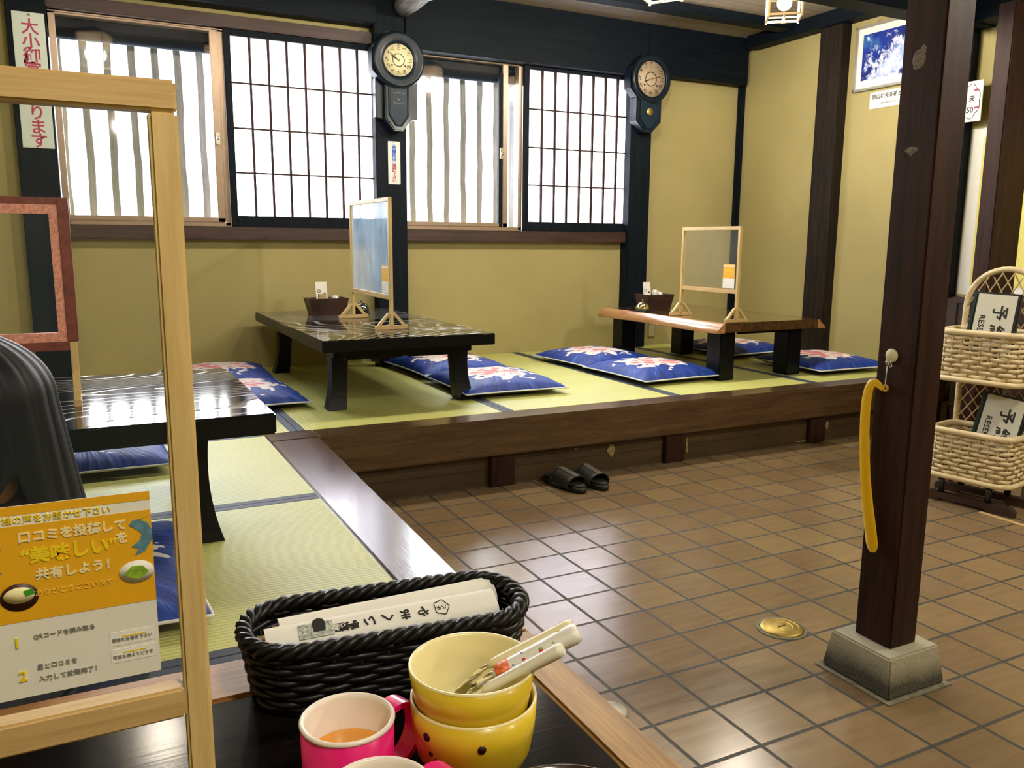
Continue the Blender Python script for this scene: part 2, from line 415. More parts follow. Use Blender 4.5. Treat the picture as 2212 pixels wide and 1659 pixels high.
    def grid(s, fn, nu, nv, closed_u=False, M=None, smooth=True):
        t = bmesh.new()
        V = [[t.verts.new(fn(i/(nu if closed_u else nu-1), j/(nv-1))) for j in range(nv)] for i in range(nu)]
        for i in range(nu if closed_u else nu-1):
            for j in range(nv-1):
                f = t.faces.new((V[i][j], V[(i+1) % nu][j], V[(i+1) % nu][j+1], V[i][j+1])); f.smooth = smooth
        return s.merge(t, M)
    def build(s, name, mats, parent=None, world=False):
        me = bpy.data.meshes.new(name)
        if world and parent is not None:
            loc = Vector(); p = parent
            while p is not None: loc += Vector(p.location); p = p.parent
            bmesh.ops.translate(s.bm, vec=-loc, verts=s.bm.verts[:])
        s.bm.to_mesh(me); s.bm.free()
        for m in (mats if isinstance(mats, (list, tuple)) else [mats]): me.materials.append(m)
        o = bpy.data.objects.new(name, me); C.objects.link(o)
        if parent is not None: o.parent = parent
        return o

def sharpen(o, deg=35):
    """shade smooth with hard edges kept by a weighted split"""
    for p in o.data.polygons: p.use_smooth = True
    o.data.set_sharp_from_angle(angle=math.radians(deg))
    return o
def tag(o, label=None, cat=None, group=None, kind=None):
    if label: o['label'] = label
    if cat: o['category'] = cat
    if group: o['group'] = group
    if kind: o['kind'] = kind
    return o
def struct(o, label, cat): return tag(o, label, cat, None, 'structure')
def thing(name, label, cat, loc=(0, 0, 0), rz=0.0, group=None):
    o = bpy.data.objects.new(name, None); o.empty_display_size = 0.05
    o.location = loc; o.rotation_euler = (0, 0, rz); C.objects.link(o)
    return tag(o, label, cat, group)
def copy_tree(o, parent=None):
    c = o.copy(); C.objects.link(c)
    if parent is not None: c.parent = parent
    for ch in list(o.children): copy_tree(ch, c)
    return c
def again(o, label, loc, rz=0.0):
    c = copy_tree(o); c.location = loc; c.rotation_euler = (0, 0, rz); c['label'] = label
    return c
def frame(origin, xd, yd):
    """matrix whose local X/Y run along xd/yd and local Z points out of the face"""
    x = Vector(xd).normalized(); y = Vector(yd).normalized(); z = x.cross(y)
    return Matrix(((x.x, y.x, z.x, origin[0]), (x.y, y.y, z.y, origin[1]), (x.z, y.z, z.z, origin[2]), (0, 0, 0, 1)))
def glyphs(mb, body, size, M, align='CENTER', sx=1.0, bold=0.0, depth=0.0003, space=1.0):
    """lettering laid on the local XY plane of M, joined into mb"""
    cu = bpy.data.curves.new('lettering', 'FONT'); cu.body = body; cu.size = size
    cu.align_x = align; cu.align_y = 'CENTER'; cu.offset = bold; cu.extrude = depth; cu.resolution_u = 2; cu.space_character = space
    o = bpy.data.objects.new('lettering', cu); C.objects.link(o)
    dg = bpy.context.evaluated_depsgraph_get(); dg.update()
    me = bpy.data.meshes.new_from_object(o.evaluated_get(dg))
    t = bmesh.new(); t.from_mesh(me)
    if bold:                      # keep thickened strokes from spiking past the plain letter's outline
        cu.offset = 0.0; dg.update()
        m0 = bpy.data.meshes.new_from_object(o.evaluated_get(dg))
        if m0.vertices:
            lo = [min(v.co[k] for v in m0.vertices)-bold*1.5 for k in (0, 1)]; hi = [max(v.co[k] for v in m0.vertices)+bold*1.5 for k in (0, 1)]
            for v in t.verts:
                for k in (0, 1): v.co[k] = min(hi[k], max(lo[k], v.co[k]))
        bpy.data.meshes.remove(m0)
    if sx != 1.0: bmesh.ops.transform(t, matrix=Matrix.Diagonal((sx, 1, 1, 1)), verts=t.verts[:])
    mb.merge(t, M)
    bpy.data.objects.remove(o); bpy.data.curves.remove(cu); bpy.data.meshes.remove(me)
    return mb
def rrect(hx, hy, r, n=10):
    """rounded rectangle outline, counter-clockwise"""
    out = []
    for cx, cy_, a0 in ((hx-r, hy-r, 0), (-hx+r, hy-r, 90), (-hx+r, -hy+r, 180), (hx-r, -hy+r, 270)):
        for k in range(n+1):
            a = math.radians(a0 + 90*k/n); out.append((cx+r*math.cos(a), cy_+r*math.sin(a)))
    return out
def resample(pts, n):
    """n evenly spaced points on a closed outline"""
    P = [Vector((x, y, 0)) for x, y in pts]; m = len(P)
    ds = [(P[(i+1) % m]-P[i]).length for i in range(m)]; tot = sum(ds); out = []; i = 0; acc = 0.0
    for k in range(n):
        t = tot*k/n
        while acc+ds[i] < t: acc += ds[i]; i += 1
        u = (t-acc)/ds[i] if ds[i] > 0 else 0
        q = P[i].lerp(P[(i+1) % m], u); d = (P[(i+1) % m]-P[i]).normalized()
        out.append((q.x, q.y, d.y, -d.x))
    return out

# ------------------------------------------------------------------ the setting
TZ = 0.295           # top of the tatami platform
YB = 4.846           # face of the window wall
XR = 4.30            # face of the right wall
XL, YF, CEIL = -1.75, -2.2, 2.44

b = MB(); b.box(XL-0.1, XR+0.1, YF-0.1, YB+0.1, -0.06, 0.0)
struct(b.build('floor', M_TILES), 'brown quarry tile floor with dark grout lines', 'floor')
b = MB(); b.box(XL-0.1, XR+0.1, YF-0.1, YB+0.1, CEIL, CEIL+0.06)
struct(b.build('ceiling', M_CEIL), 'brown boarded ceiling above the whole room', 'ceiling')
b = MB(); T = 0.10
b.box(XL, XR, YB, YB+T, 0.0, 1.03); b.box(XL, XR, YB, YB+T, 2.125, CEIL)
b.box(XL, -0.17, YB, YB+T, 1.03, 2.125); b.box(1.60, 1.70, YB, YB+T, 1.03, 2.125); b.box(3.36, XR, YB, YB+T, 1.03, 2.125)
struct(b.build('wall_back', M_WALL), 'olive plaster wall with the row of windows', 'wall')
b = MB(); b.box(XR, XR+0.1, YF, YB+0.1, 0, CEIL)
struct(b.build('wall_right', M_WALL), 'olive plaster wall on the right with the blossom picture', 'wall')
b = MB(); b.box(XL-0.1, XL, YF, YB+0.1, 0, CEIL)
struct(b.build('wall_left', M_WALL), 'olive plaster wall on the far left side', 'wall')
b = MB(); b.box(XL, XR, YF-0.1, YF, 0, CEIL)
struct(b.build('wall_front', M_WALL), 'olive plaster wall behind the viewer', 'wall')

def trim(n, label, cat, mat, *boxes, bevel=0.004):
    m = MB()
    for bx in boxes: m.box(*bx, b=bevel)
    return struct(m.build('trim_%d' % n, mat), label, cat)
# pillars in the window wall
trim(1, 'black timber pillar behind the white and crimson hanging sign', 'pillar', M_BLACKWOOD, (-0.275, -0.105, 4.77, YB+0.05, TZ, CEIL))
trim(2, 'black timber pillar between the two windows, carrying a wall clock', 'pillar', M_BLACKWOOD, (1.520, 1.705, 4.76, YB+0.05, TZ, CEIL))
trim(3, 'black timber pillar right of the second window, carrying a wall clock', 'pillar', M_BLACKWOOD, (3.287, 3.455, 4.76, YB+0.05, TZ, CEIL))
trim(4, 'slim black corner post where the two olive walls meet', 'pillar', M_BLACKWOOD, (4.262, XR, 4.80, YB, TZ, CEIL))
trim(5, 'worn black pillar on the right wall left of the picture', 'pillar', M_WORN, (4.225, XR+0.02, 3.885, 4.065, TZ, 2.37))
# beams
trim(6, 'dark window head rail under a green plaster strip', 'lintel', M_DARKBROWN_X, (-0.105, 1.520, 4.795, YB, 2.118, 2.182))
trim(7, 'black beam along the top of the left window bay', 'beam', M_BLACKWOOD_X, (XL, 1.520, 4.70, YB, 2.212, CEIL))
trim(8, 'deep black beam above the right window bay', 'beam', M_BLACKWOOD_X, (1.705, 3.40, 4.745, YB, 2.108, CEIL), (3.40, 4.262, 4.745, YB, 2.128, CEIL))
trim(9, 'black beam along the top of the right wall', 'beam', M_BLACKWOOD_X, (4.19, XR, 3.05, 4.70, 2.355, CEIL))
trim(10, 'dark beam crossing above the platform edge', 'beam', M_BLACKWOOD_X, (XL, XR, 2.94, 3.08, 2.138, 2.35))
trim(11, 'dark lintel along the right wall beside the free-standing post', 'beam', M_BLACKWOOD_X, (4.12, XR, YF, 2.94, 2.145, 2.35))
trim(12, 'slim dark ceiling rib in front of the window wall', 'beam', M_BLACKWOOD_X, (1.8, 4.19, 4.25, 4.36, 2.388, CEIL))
trim(13, 'reddish brown sill under the left window', 'sill', M_DARKBROWN_X, (-0.105, 1.520, 4.785, YB+0.02, 1.015, 1.085))
trim(14, 'reddish brown sill under the right window', 'sill', M_DARKBROWN_X, (1.705, 3.287, 4.785, YB+0.02, 1.015, 1.085))
m = MB(); pts = []
for i in range(15):
    t = i/14; pts.append((1.685+0.012*math.sin(5*t), 4.72-2.2*t, 2.315+0.010*math.sin(9*t+1)))
m.tube(pts, [0.056+0.006*math.sin(i*2.3)+0.004*math.sin(i*5.1) for i in range(15)], 14)
struct(m.build('trim_15', M_GREYLOG), 'weathered grey log beam running from the clock pillar over the platform', 'beam')
trim(16, 'dark plank wainscot on the right wall behind the rattan rack', 'wainscot', M_DARKBROWN_Y, (XR-0.03, XR, YF, 2.98, 0.135, 0.70), (XR-0.045, XR, YF, 2.98, 0.70, 0.735), (XR-0.035, XR, 2.98, 3.42, TZ+0.002, 0.735), (XR-0.036, XR, YF, 2.98, 0.37, 0.378))
struct(MB().box(XR-0.04, XR, YF, 2.98, 0.0, 0.125).box(XR-0.045, XR, YF, 2.98, 0.125, 0.135).build('baseboard_right', [M_DARKBROWN_Y]), 'dark baseboard with a pale top edge below the wainscot', 'baseboard')
trim(17, 'pale ledge line on top of the right baseboard', 'ledge', M_KAMACHI_Y, (XR-0.05, XR, YF, 2.98, 0.1355, 0.1415), bevel=0.001)

trim(25, 'slim black post on the right wall behind the price card', 'pillar', M_BLACKWOOD, (XR-0.06, XR, 3.022, 3.12, 0.735, 2.14))
# windows: sash, pane and latch
def window(n, x0, x1, label):
    root = thing('window_%d' % n, label, 'window', ((x0+x1)/2, YB+0.03, 1.085)); root['kind'] = 'structure'
    y0, y1 = YB-0.005, YB+0.055
    m = MB(); m.box(x0, x0+0.03, y0, y1, 1.085, 2.12, 0.002); m.box(x1-0.028, x1, y0, y1, 1.085, 2.12, 0.002)
    m.box(x0, x1, y0, y1, 1.085, 1.11, 0.002); m.box(x0, x1, y0, y1, 2.10, 2.125, 0.002)
    m.box(x0, x1, y0-0.012, y0, 2.108, 2.113, 0.001); m.box(x0, x1, y0-0.012, y0, 2.118, 2.123, 0.001); m.box(x0, x1, y0-0.010, y0, 1.088, 1.093, 0.001)
    m.build('window_frame', M_ALU, root, True)
    return root, y0
r, y0 = window(1, -0.10, 0.712, 'sliding glass window with a bronze frame on the left')
m = MB(); m.box(0.645, 0.684, y0-0.004, y0+0.02, 1.11, 2.10, 0.003); m.box(-0.10, 0.684, y0-0.004, y0+0.02, 1.11, 1.135, 0.003); m.build('window_sash', M_ALU, r, True)
MB().box(-0.075, 0.65, y0+0.008, y0+0.012, 1.13, 2.105).build('window_pane', M_GLASS, r, True)
MB().box(0.652, 0.672, y0-0.018, y0-0.004, 1.52, 1.585, 0.004).cyl((0.662, y0-0.018, 1.545), 0.009, 0.02, 12, Matrix()).build('latch', M_CHROME, r, True)
r, y0 = window(2, 1.70, 2.512, 'sliding glass window with a bronze frame beside the second clock')
m = MB(); m.box(2.372, 2.408, y0-0.004, y0+0.02, 1.11, 2.10, 0.003); m.box(1.70, 2.408, y0-0.004, y0+0.02, 1.11, 1.135, 0.003)
m.build('window_sash', M_ALU, r, True)
m = MB(); m.box(2.345, 2.372, y0-0.006, y0+0.022, 1.11, 2.05, 0.003); m.build('window_stile', M_BLACKWOOD, r, True)
MB().box(1.73, 2.35, y0+0.008, y0+0.012, 1.13, 2.105).box(2.40, 2.49, y0+0.03, y0+0.034, 1.11, 2.105).build('window_pane', M_GLASS, r, True)
MB().box(2.349, 2.369, y0-0.02, y0-0.006, 1.53, 1.60, 0.004).ball((2.359, y0-0.022, 1.56), 0.011, 0.008, 0.016).build('latch', M_CHROME, r, True)

# rolled dark blinds at the window heads, widened behind the shoji to dim their tops
for wn, xa, xb in (('window_1', -0.165, 1.595), ('window_2', 1.703, 3.355)):
    m = MB(); m.box(xa, xb, 4.905, 4.935, 2.03, 2.124); m.tube([(xa, 4.920, 2.030), (xb, 4.920, 2.030)], 0.030, 16)
    m.build('rolled_blind', plain('navy_blind', (0.006, 0.012, 0.022), 0.8, spec=0.1), bpy.data.objects[wn], True)['label'] = 'dark rolled blind'
# eave and lattice slats outside the glass
b = MB(); b.hexa([(-0.9, 4.99, 2.17), (4.2, 4.99, 2.17), (4.2, 5.36, 2.105), (-0.9, 5.36, 2.105)], [(-0.9, 4.99, 2.21), (4.2, 4.99, 2.21), (4.2, 5.36, 2.145), (-0.9, 5.36, 2.145)])
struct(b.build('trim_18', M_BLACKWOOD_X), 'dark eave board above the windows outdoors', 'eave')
rnd = random.Random(3)
def lattice(label, xs, x0, x1):
    root = thing('window_lattice', label, 'lattice', ((x0+x1)/2, 5.02, 0.95))
    MB().box(x0, x1, 4.985, 5.005, 0.95, 1.01).build('lower_rail', M_SLAT, root, True)
    MB().box(x0, x1, 4.985, 5.005, 2.14, 2.17).build('upper_rail', M_SLAT, root, True)
    for x in xs:
        w = 0.0175; m = MB(); n = 12
        def fn(u, v, x=x, w=w, ph=rnd.random()*9):
            z = 0.96+1.2*v; wob = 0.0035*math.sin(z*11+ph)+0.002*math.sin(z*29+ph*2)
            a = [(-w, 5.005), (w, 5.005), (w, 5.032), (-w, 5.032)][int(round(u*4)) % 4]
            return (x+a[0]+wob*(1 if a[0] > 0 else 0.6), a[1], z)
        m.grid(fn, 4, n, True, smooth=False)
        m.build('slat', M_SLAT, root, True)
lattice('grey wooden slats outside the left glass window', [-0.072+0.1135*i for i in range(8)], -0.14, 0.75)
lattice('grey wooden slats outside the right glass window', [1.715+0.1145*i for i in range(8)], 1.66, 2.56)

# sliding paper screens
def shoji(label, x0, x1, mw):
    y = YB-0.022
    root = thing('shoji_screen', label, 'shoji screen', ((x0+x1)/2, y, 1.085), group='paper screens in the window wall')
    z0, z1, zb, zt = 1.085, 2.118, 1.146, 2.086
    m = MB(); m.box(x0, x0+0.034, y-0.012, y+0.014, z0, z1, 0.002); m.box(x1-0.022, x1, y-0.012, y+0.014, z0, z1, 0.002)
    m.box(x0+0.034, x1-0.022, y-0.012, y+0.014, z0, zb, 0.002); m.box(x0+0.034, x1-0.022, y-0.012, y+0.014, zt, z1, 0.002)
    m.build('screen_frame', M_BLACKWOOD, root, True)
    m = MB(); xa, xb = x0+0.034, x1-0.022
    for i in range(1, 8):
        x = xa+(xb-xa)*i/8; m.box(x-mw/2, x+mw/2, y-0.008, y+0.004, zb, zt)
    for i in range(1, 4):
        z = zb+(zt-zb)*i/4 - 0.004; m.box(xa, xb, y-0.007, y+0.004, z-0.0045, z+0.0045)
    m.build('muntin_lattice', M_DARKBROWN, root, True)
    MB().box(xa-0.01, xb+0.01, y+0.0045, y+0.0055, zb-0.01, zt+0.01).build('paper', M_SHOJI, root, True)
    return root
shoji('white paper shoji screen with thin black muntins left of the first clock', 0.712, 1.558, 0.0125)
shoji('white paper shoji screen with brown muntins left of the second clock', 2.512, 3.330, 0.0145)

# ------------------------------------------------------------------ the raised platform
b = MB(); b.hexa([(XL, 3.0+0.05, 0), (XR, 3.05, 0), (XR, YB, 0), (XL, YB, 0)], [(XL, 3.05, TZ-0.055), (XR, 3.05, TZ-0.055), (XR, YB, TZ-0.055), (XL, YB, TZ-0.055)])
b.prism([(XL, YF), (0.60, YF), (0.60, 0.8), (0.65, 3.05), (XL, 3.05)], 0.0, TZ-0.055)
struct(b.build('trim_19', M_BOARD), 'plain plank base under the tatami platform', 'platform base')
b = MB(); b.box(0.72, XR, 3.0, 3.13, TZ-0.155, TZ+0.001, 0.006); b.box(0.54, 0.72, 3.0, 3.13, TZ-0.155, TZ+0.001, 0.006)
struct(b.build('trim_20', M_KAMACHI_X), 'polished brown edge beam along the front of the tatami platform', 'edge beam')
b = MB(); b.prism([(0.54, YF), (0.655, YF), (0.655, 0.8), (0.72, 3.0), (0.54, 3.0)], TZ-0.155, TZ+0.001, 0.006)
struct(b.build('trim_21', M_KAMACHI_Y), 'polished brown edge beam running from the near table to the inner corner', 'edge beam')
b = MB(); b.box(0.66, XR, 3.045, 3.055, 0.0, 0.15); b.box(0.66, XR, 3.042, 3.052, 0.075, 0.078)
skirt = struct(b.build('baseboard_back', M_BOARD), 'plywood skirting under the long platform edge', 'baseboard')
M_TAPE = plain('old_tape_residue', (0.26, 0.20, 0.085), 0.7, var=0.5, vs=90)
rt = random.Random(9)
for xx, zz, w, h in ((2.045, 0.095, 0.020, 0.060), (1.86, 0.118, 0.010, 0.010), (2.475, 0.070, 0.007, 0.075), (3.395, 0.080, 0.010, 0.055), (3.225, 0.012, 0.050, 0.006)):
    m = MB(); m.prism([(w*(1+0.35*rt.uniform(-1, 1))*math.cos(2*PI*k/12), h*0.5*(1+0.3*rt.uniform(-1, 1))*math.sin(2*PI*k/12)) for k in range(12)], 0, 0.0008, M=frame((xx, 3.0415, zz), (1, 0, 0), (0, 0, 1)))
    m.build('tape_residue', M_TAPE, skirt)
b = MB(); b.prism([(0.602, YF), (0.612, YF), (0.612, 0.8), (0.668, 3.045), (0.656, 3.045), (0.602, 0.8)], 0.0, 0.15)
struct(b.build('baseboard_left', M_BOARD), 'plywood skirting under the short platform edge', 'baseboard')
for i, (xa, xb) in enumerate(((1.435, 1.55), (2.335, 2.445), (3.25, 3.365))):
    trim(22+i, ['dark stub post under the platform edge left of the sandals', 'dark stub post under the platform edge right of the sandals', 'dark stub post under the platform edge beside the free-standing post'][i], 'stub post', M_DARKBROWN, (xa, xb, 3.02, 3.046, 0.0, TZ-0.15))

# tatami mats: local X along the mat, borders on both long sides
def tatami(label, cx, cy_, length, width, rz):
    root = thing('tatami_mat', label, 'tatami mat', (cx, cy_, TZ-0.055), rz, 'tatami mats on the platform')
    MB().box(-length/2+0.001, length/2-0.001, -width/2+0.028, width/2-0.028, 0, 0.055, 0.002).build('rush_cover', M_TATAMI, root)
    for s in (-1, 1):
        MB().box(-length/2+0.001, length/2-0.001, s*(width/2-0.0145)-0.014, s*(width/2-0.0145)+0.014, 0.0, 0.0556, 0.001).build('border', M_BORDER, root)
    return root
bx = [-1.75, -1.14, -0.235, 0.667, 1.57, 2.47, 3.375, 4.30]
lb = ['tatami mat in the far left corner of the platform', 'tatami mat beneath the white and crimson sign', 'tatami mat between the two black tables, under the left cushions',
      'tatami mat under the black table with the blue screen', 'tatami mat between the black table and the brown slab table',
      'tatami mat under the left half of the brown slab table', 'tatami mat along the right wall under the last two cushions']
for i in range(7):
    x0, x1 = bx[i], bx[i+1]
    tatami(lb[i], (x0+x1)/2, (3.131+YB)/2, YB-3.131, x1-x0-0.001, PI/2)
by = [-2.2, -1.13, -0.28, 0.58, 1.43, 2.29, 3.13]
lb = ['tatami mat at the near end of the platform behind the viewer', 'tatami mat under the seat of the viewer', 'tatami mat under the dark near table',
      'tatami mat under the kneeling person beyond the near table', 'pale tatami mat beside the edge beam in front of the left black table', 'tatami mat beneath the left black table, nearest the inner corner']
for i in range(6):
    tatami(lb[i], (XL+0.54)/2, (by[i]+by[i+1])/2, 0.538-XL, by[i+1]-by[i]-0.001, 0.0)

# ------------------------------------------------------------------ free-standing post on its stone
root = thing('wooden_post', 'free-standing reddish brown square post on a concrete block', 'post', (1.628, 1.24, 0))
MB().box(1.583, 1.672, 1.19, 1.29, 0.094, CEIL, 0.004).build('post_shaft', M_DARKBROWN, root, True)
b = MB(); a, c = 0.096, 0.083
b.hexa([(1.628-a, 1.24-a, 0.004), (1.628+a, 1.24-a, 0.004), (1.628+a, 1.24+a, 0.004), (1.628-a, 1.24+a, 0.004)], [(1.626-c, 1.24-c, 0.096), (1.626+c, 1.24-c, 0.096), (1.626+c, 1.24+c, 0.096), (1.626-c, 1.24+c, 0.096)], 0.004)
b.build('footing', M_CONCRETE, root, True)['label'] = 'tapered concrete block'
b = MB(); b.box(1.628-0.107, 1.628+0.107, 1.24-0.107, 1.24+0.107, 0.0, 0.0035, 0.001)
b.build('mortar_bed', plain('mortar', (0.20, 0.19, 0.13), 0.95, var=0.3, vs=80), root, True)
M_SCUFF = plain('pale_scuff', (0.16, 0.13, 0.10), 0.9, var=0.5, vs=200)
for blobs in (((1.247, 1.40, 0.016, 0.02), (1.238, 1.416, 0.007, 0.011), (1.252, 1.385, 0.008, 0.006)), ((1.247, 1.215, 0.016, 0.007), (1.247, 1.212, 0.007, 0.010))):
    b = MB()
    for (yy, zz, ry, rz) in blobs: b.ball((1.583, yy, zz), 0.0012, ry, rz, 10, 8)
    b.build('scuff_mark', M_SCUFF, root, True)
tag(MB().box(3.93, 4.145, 2.60, 2.685, 0.0, 2.145, 0.005).build('wooden_post', M_DARKBROWN), 'broad brown board post behind the rattan rack', 'post')

# yellow shoehorn hanging on the post
root = thing('coat_hook', 'round cream knob hook stuck on the free-standing post', 'hook', (1.583, 1.250, 0.772))
b = MB(); b.lathe([(0, 0), (0.015, 0), (0.016, 0.003), (0.013, 0.006), (0, 0.007)], 24, frame((1.583, 1.250, 0.772), (0, -1, 0), (0, 0, 1)))
b.build('backplate', plain('cream_plastic', (0.72, 0.66, 0.42), 0.4), root, True)
b = MB(); b.tube([(1.577, 1.249, 0.758), (1.565, 1.247, 0.752), (1.560, 1.246, 0.757), (1.562, 1.246, 0.764)], 0.0025, 8); b.build('prong', M_CHROME, root, True)
root = thing('shoehorn', 'long yellow plastic shoehorn hanging from the cream hook by a string', 'shoehorn', (1.578, 1.27, 0.31))
path = [(1.254, 0.699), (1.262, 0.698), (1.270, 0.704), (1.279, 0.708), (1.288, 0.704), (1.295, 0.690), (1.2985, 0.665), (1.299, 0.63), (1.297, 0.59), (1.292, 0.54), (1.284, 0.48), (1.272, 0.42), (1.260, 0.37), (1.252, 0.335), (1.249, 0.322), (1.247, 0.315)]
wid = [0.003, 0.006, 0.008, 0.009, 0.010, 0.0115, 0.0125, 0.0128, 0.013, 0.0135, 0.014, 0.0150, 0.0158, 0.016, 0.0125, 0.006]
def horn(u, v):
    k = u*(len(path)-1); i = min(int(k), len(path)-2); f = k-i
    y = path[i][0]*(1-f)+path[i+1][0]*f; z = path[i][1]*(1-f)+path[i+1][1]*f; w = wid[i]*(1-f)+wid[i+1]*f
    dy, dz = path[i+1][0]-path[i][0], path[i+1][1]-path[i][1]; l = math.hypot(dy, dz) or 1
    q = (v-0.5)*2; cup = 0.006*(1-q*q)*min(1, u*1.2)
    return (1.571-cup, y + q*w*(-dz/l) if False else y - q*w*dz/l, z + q*w*dy/l)
b = MB(); b.grid(horn, 70, 9); o = b.build('blade', plain('yellow_plastic', (0.86, 0.50, 0.006), 0.35, coat=0.2), root, True)
md = o.modifiers.new('thickness', 'SOLIDIFY'); md.thickness = 0.0022; md.offset = 0
MB().lathe([(0.004, -0.0016), (0.0085, -0.0016), (0.0085, 0.0016), (0.004, 0.0016)], 20, frame((1.572, 1.2530, 0.699), (0, -1, 0), (0, 0, 1)), closed=True).build('eyelet', plain('amber_plastic', (0.62, 0.30, 0.02), 0.35), root, True)
b = MB()
for d in (-0.0016, 0.0016): b.tube([(1.571, 1.253+d*0.5, 0.700), (1.570, 1.2515, 0.730), (1.566, 1.2485+d, 0.757)], 0.0009, 6)
b.tube([(1.566, 1.248, 0.757), (1.564, 1.238, 0.760), (1.565, 1.235, 0.751), (1.566, 1.240, 0.748), (1.566, 1.246, 0.756)], 0.0012, 6)
b.tube([(1.566, 1.246, 0.757), (1.566, 1.236, 0.765)], 0.001, 6)
b.build('string', plain('white_string', (0.70, 0.68, 0.58), 0.8), root, True)

# ------------------------------------------------------------------ low tables
def lacquer_table(label, x0, x1, y0, y1, h, th, legs, gr, lw=0.08, apron=True):
    root = thing('low_table', label, 'low table', ((x0+x1)/2, (y0+y1)/2, TZ), 0, gr)
    m = MB(); m.box(x0, x1, y0, y1, TZ+h-th, TZ+h, 0.004)
    for f in m.bm.faces: f.normal_update(); f.material_index = 0 if f.normal.z > 0.9 else 1
    m.build('tabletop', [M_LACQUER, M_BLACKSATIN], root, True)
    if apron:
        m = MB(); i = 0.07; z1 = TZ+h-th; z0 = z1-0.035
        for (a, c, d, e) in ((x0+i, x1-i, y0+0.10, y0+0.125), (x0+i, x1-i, y1-0.125, y1-0.10), (x0+i, x0+i+0.025, y0+0.1, y1-0.1), (x1-i-0.025, x1-i, y0+0.1, y1-0.1)):
            m.box(a, c, d, e, z0, z1, 0.002)
        m.box(x0+i+0.05, x0+i+0.30, y0+0.10, y0+0.125, z0-0.012, z0, 0.002); m.box(x1-i-0.30, x1-i-0.05, y0+0.10, y0+0.125, z0-0.012, z0, 0.002)
        m.build('apron', M_BLACKSATIN, root, True)
    for (lx, ly, sx, sy) in legs:
        # curved leg flaring outwards at the foot
        m = MB()
        def fn(u, v, lx=lx, ly=ly, sx=sx, sy=sy):
            z = TZ+0.001+(h-th-0.001)*v; f = (1-v)**3*0.022; w = lw/2*(1-0.16*math.sin(PI*v))
            q = int(round(u*4)) % 4; a, c = [(-1, -1), (1, -1), (1, 1), (-1, 1)][q]
            return (lx+a*w+sx*f, ly+c*w+sy*f, z)
        m.grid(fn, 4, 12, True, smooth=False)
        for e in (0.0, 1.0): m.bm.faces.new([m.bm.verts.new(fn(k/4, e)) for k in range(4)])
        bmesh.ops.remove_doubles(m.bm, verts=m.bm.verts[:], dist=1e-5); bmesh.ops.recalc_face_normals(m.bm, faces=m.bm.faces[:])
        m.build('leg', M_BLACKSATIN, root, True)
    return root
lacquer_table('black lacquer low table with pale whorls, carrying the screen with painted blue reflection', 0.806, 1.572, 3.27, 4.775, 0.325, 0.05,
              [(0.93, 3.51, -1, -1), (1.492, 3.51, 1, -1), (0.925, 4.60, -1, 1), (1.475, 4.60, 1, 1)], 'black lacquer tables')
lacquer_table('black lacquer low table on the left, mirroring the bright window', -1.14, 0.362, 1.925, 2.695, 0.325, 0.05,
              [(0.185, 2.085, 1, -1), (0.205, 2.55, 1, 1), (-1.0, 2.085, -1, -1), (-1.0, 2.55, -1, 1)], 'black lacquer tables', apron=False)
# brown slab table with sloping natural edges
root = thing('low_table', 'brown glossy slab table with honey natural edges near the corner', 'low table', (3.25, 3.9, TZ))
x0, x1, y0, y1, z1, z0 = 2.925, 3.585, 3.33, 4.47, TZ+0.312, TZ+0.312-0.05
b = MB(); b.hexa([(x0-0.005, y0, z0), (x1+0.005, y0, z0), (x1+0.005, y1, z0), (x0-0.005, y1, z0)], [(x0, y0, z1), (x1, y0, z1), (x1, y1, z1), (x0, y1, z1)], 0.002)
b.build('tabletop', M_SLAB, root, True)
for s, xx in ((-1, x0), (1, x1)):
    b = MB()
    def edge(u, v, s=s, xx=xx):
        y = y0-0.002+(y1-y0+0.004)*u; w = 0.006*math.sin(7*u+1+s)+0.004*math.sin(17*u)
        px, pz = [(0.0, z1+0.0004), (0.012, z1-0.004), (0.058+w, z0+0.004), (0.050+w, z0-0.004), (0.0, z0)][int(round(v*4))]
        return (xx+s*px, y, pz)
    b.grid(edge, 40, 5)
    for e in (0.0, 1.0):
        vs = [b.bm.verts.new(edge(e, k/4)) for k in range(5)]; b.bm.faces.new(vs)
    bmesh.ops.recalc_face_normals(b.bm, faces=b.bm.faces[:])
    b.build('natural_edge', M_LIVE, root, True)['label'] = 'honey brown sloping natural edge'
for lx, ly in ((2.990, 3.43), (3.47, 3.43), (3.005, 4.36), (3.47, 4.36)):
    MB().box(lx-0.05, lx+0.05, ly-0.055, ly+0.055, TZ+0.001, z0, 0.003).build('leg', M_BLACKSATIN, root, True)
b = MB(); b.box(3.09, 3.42, 3.40, 3.425, z0-0.02, z0); b.box(3.09, 3.42, 4.37, 4.395, z0-0.02, z0); b.build('apron', M_BLACKSATIN, root, True)
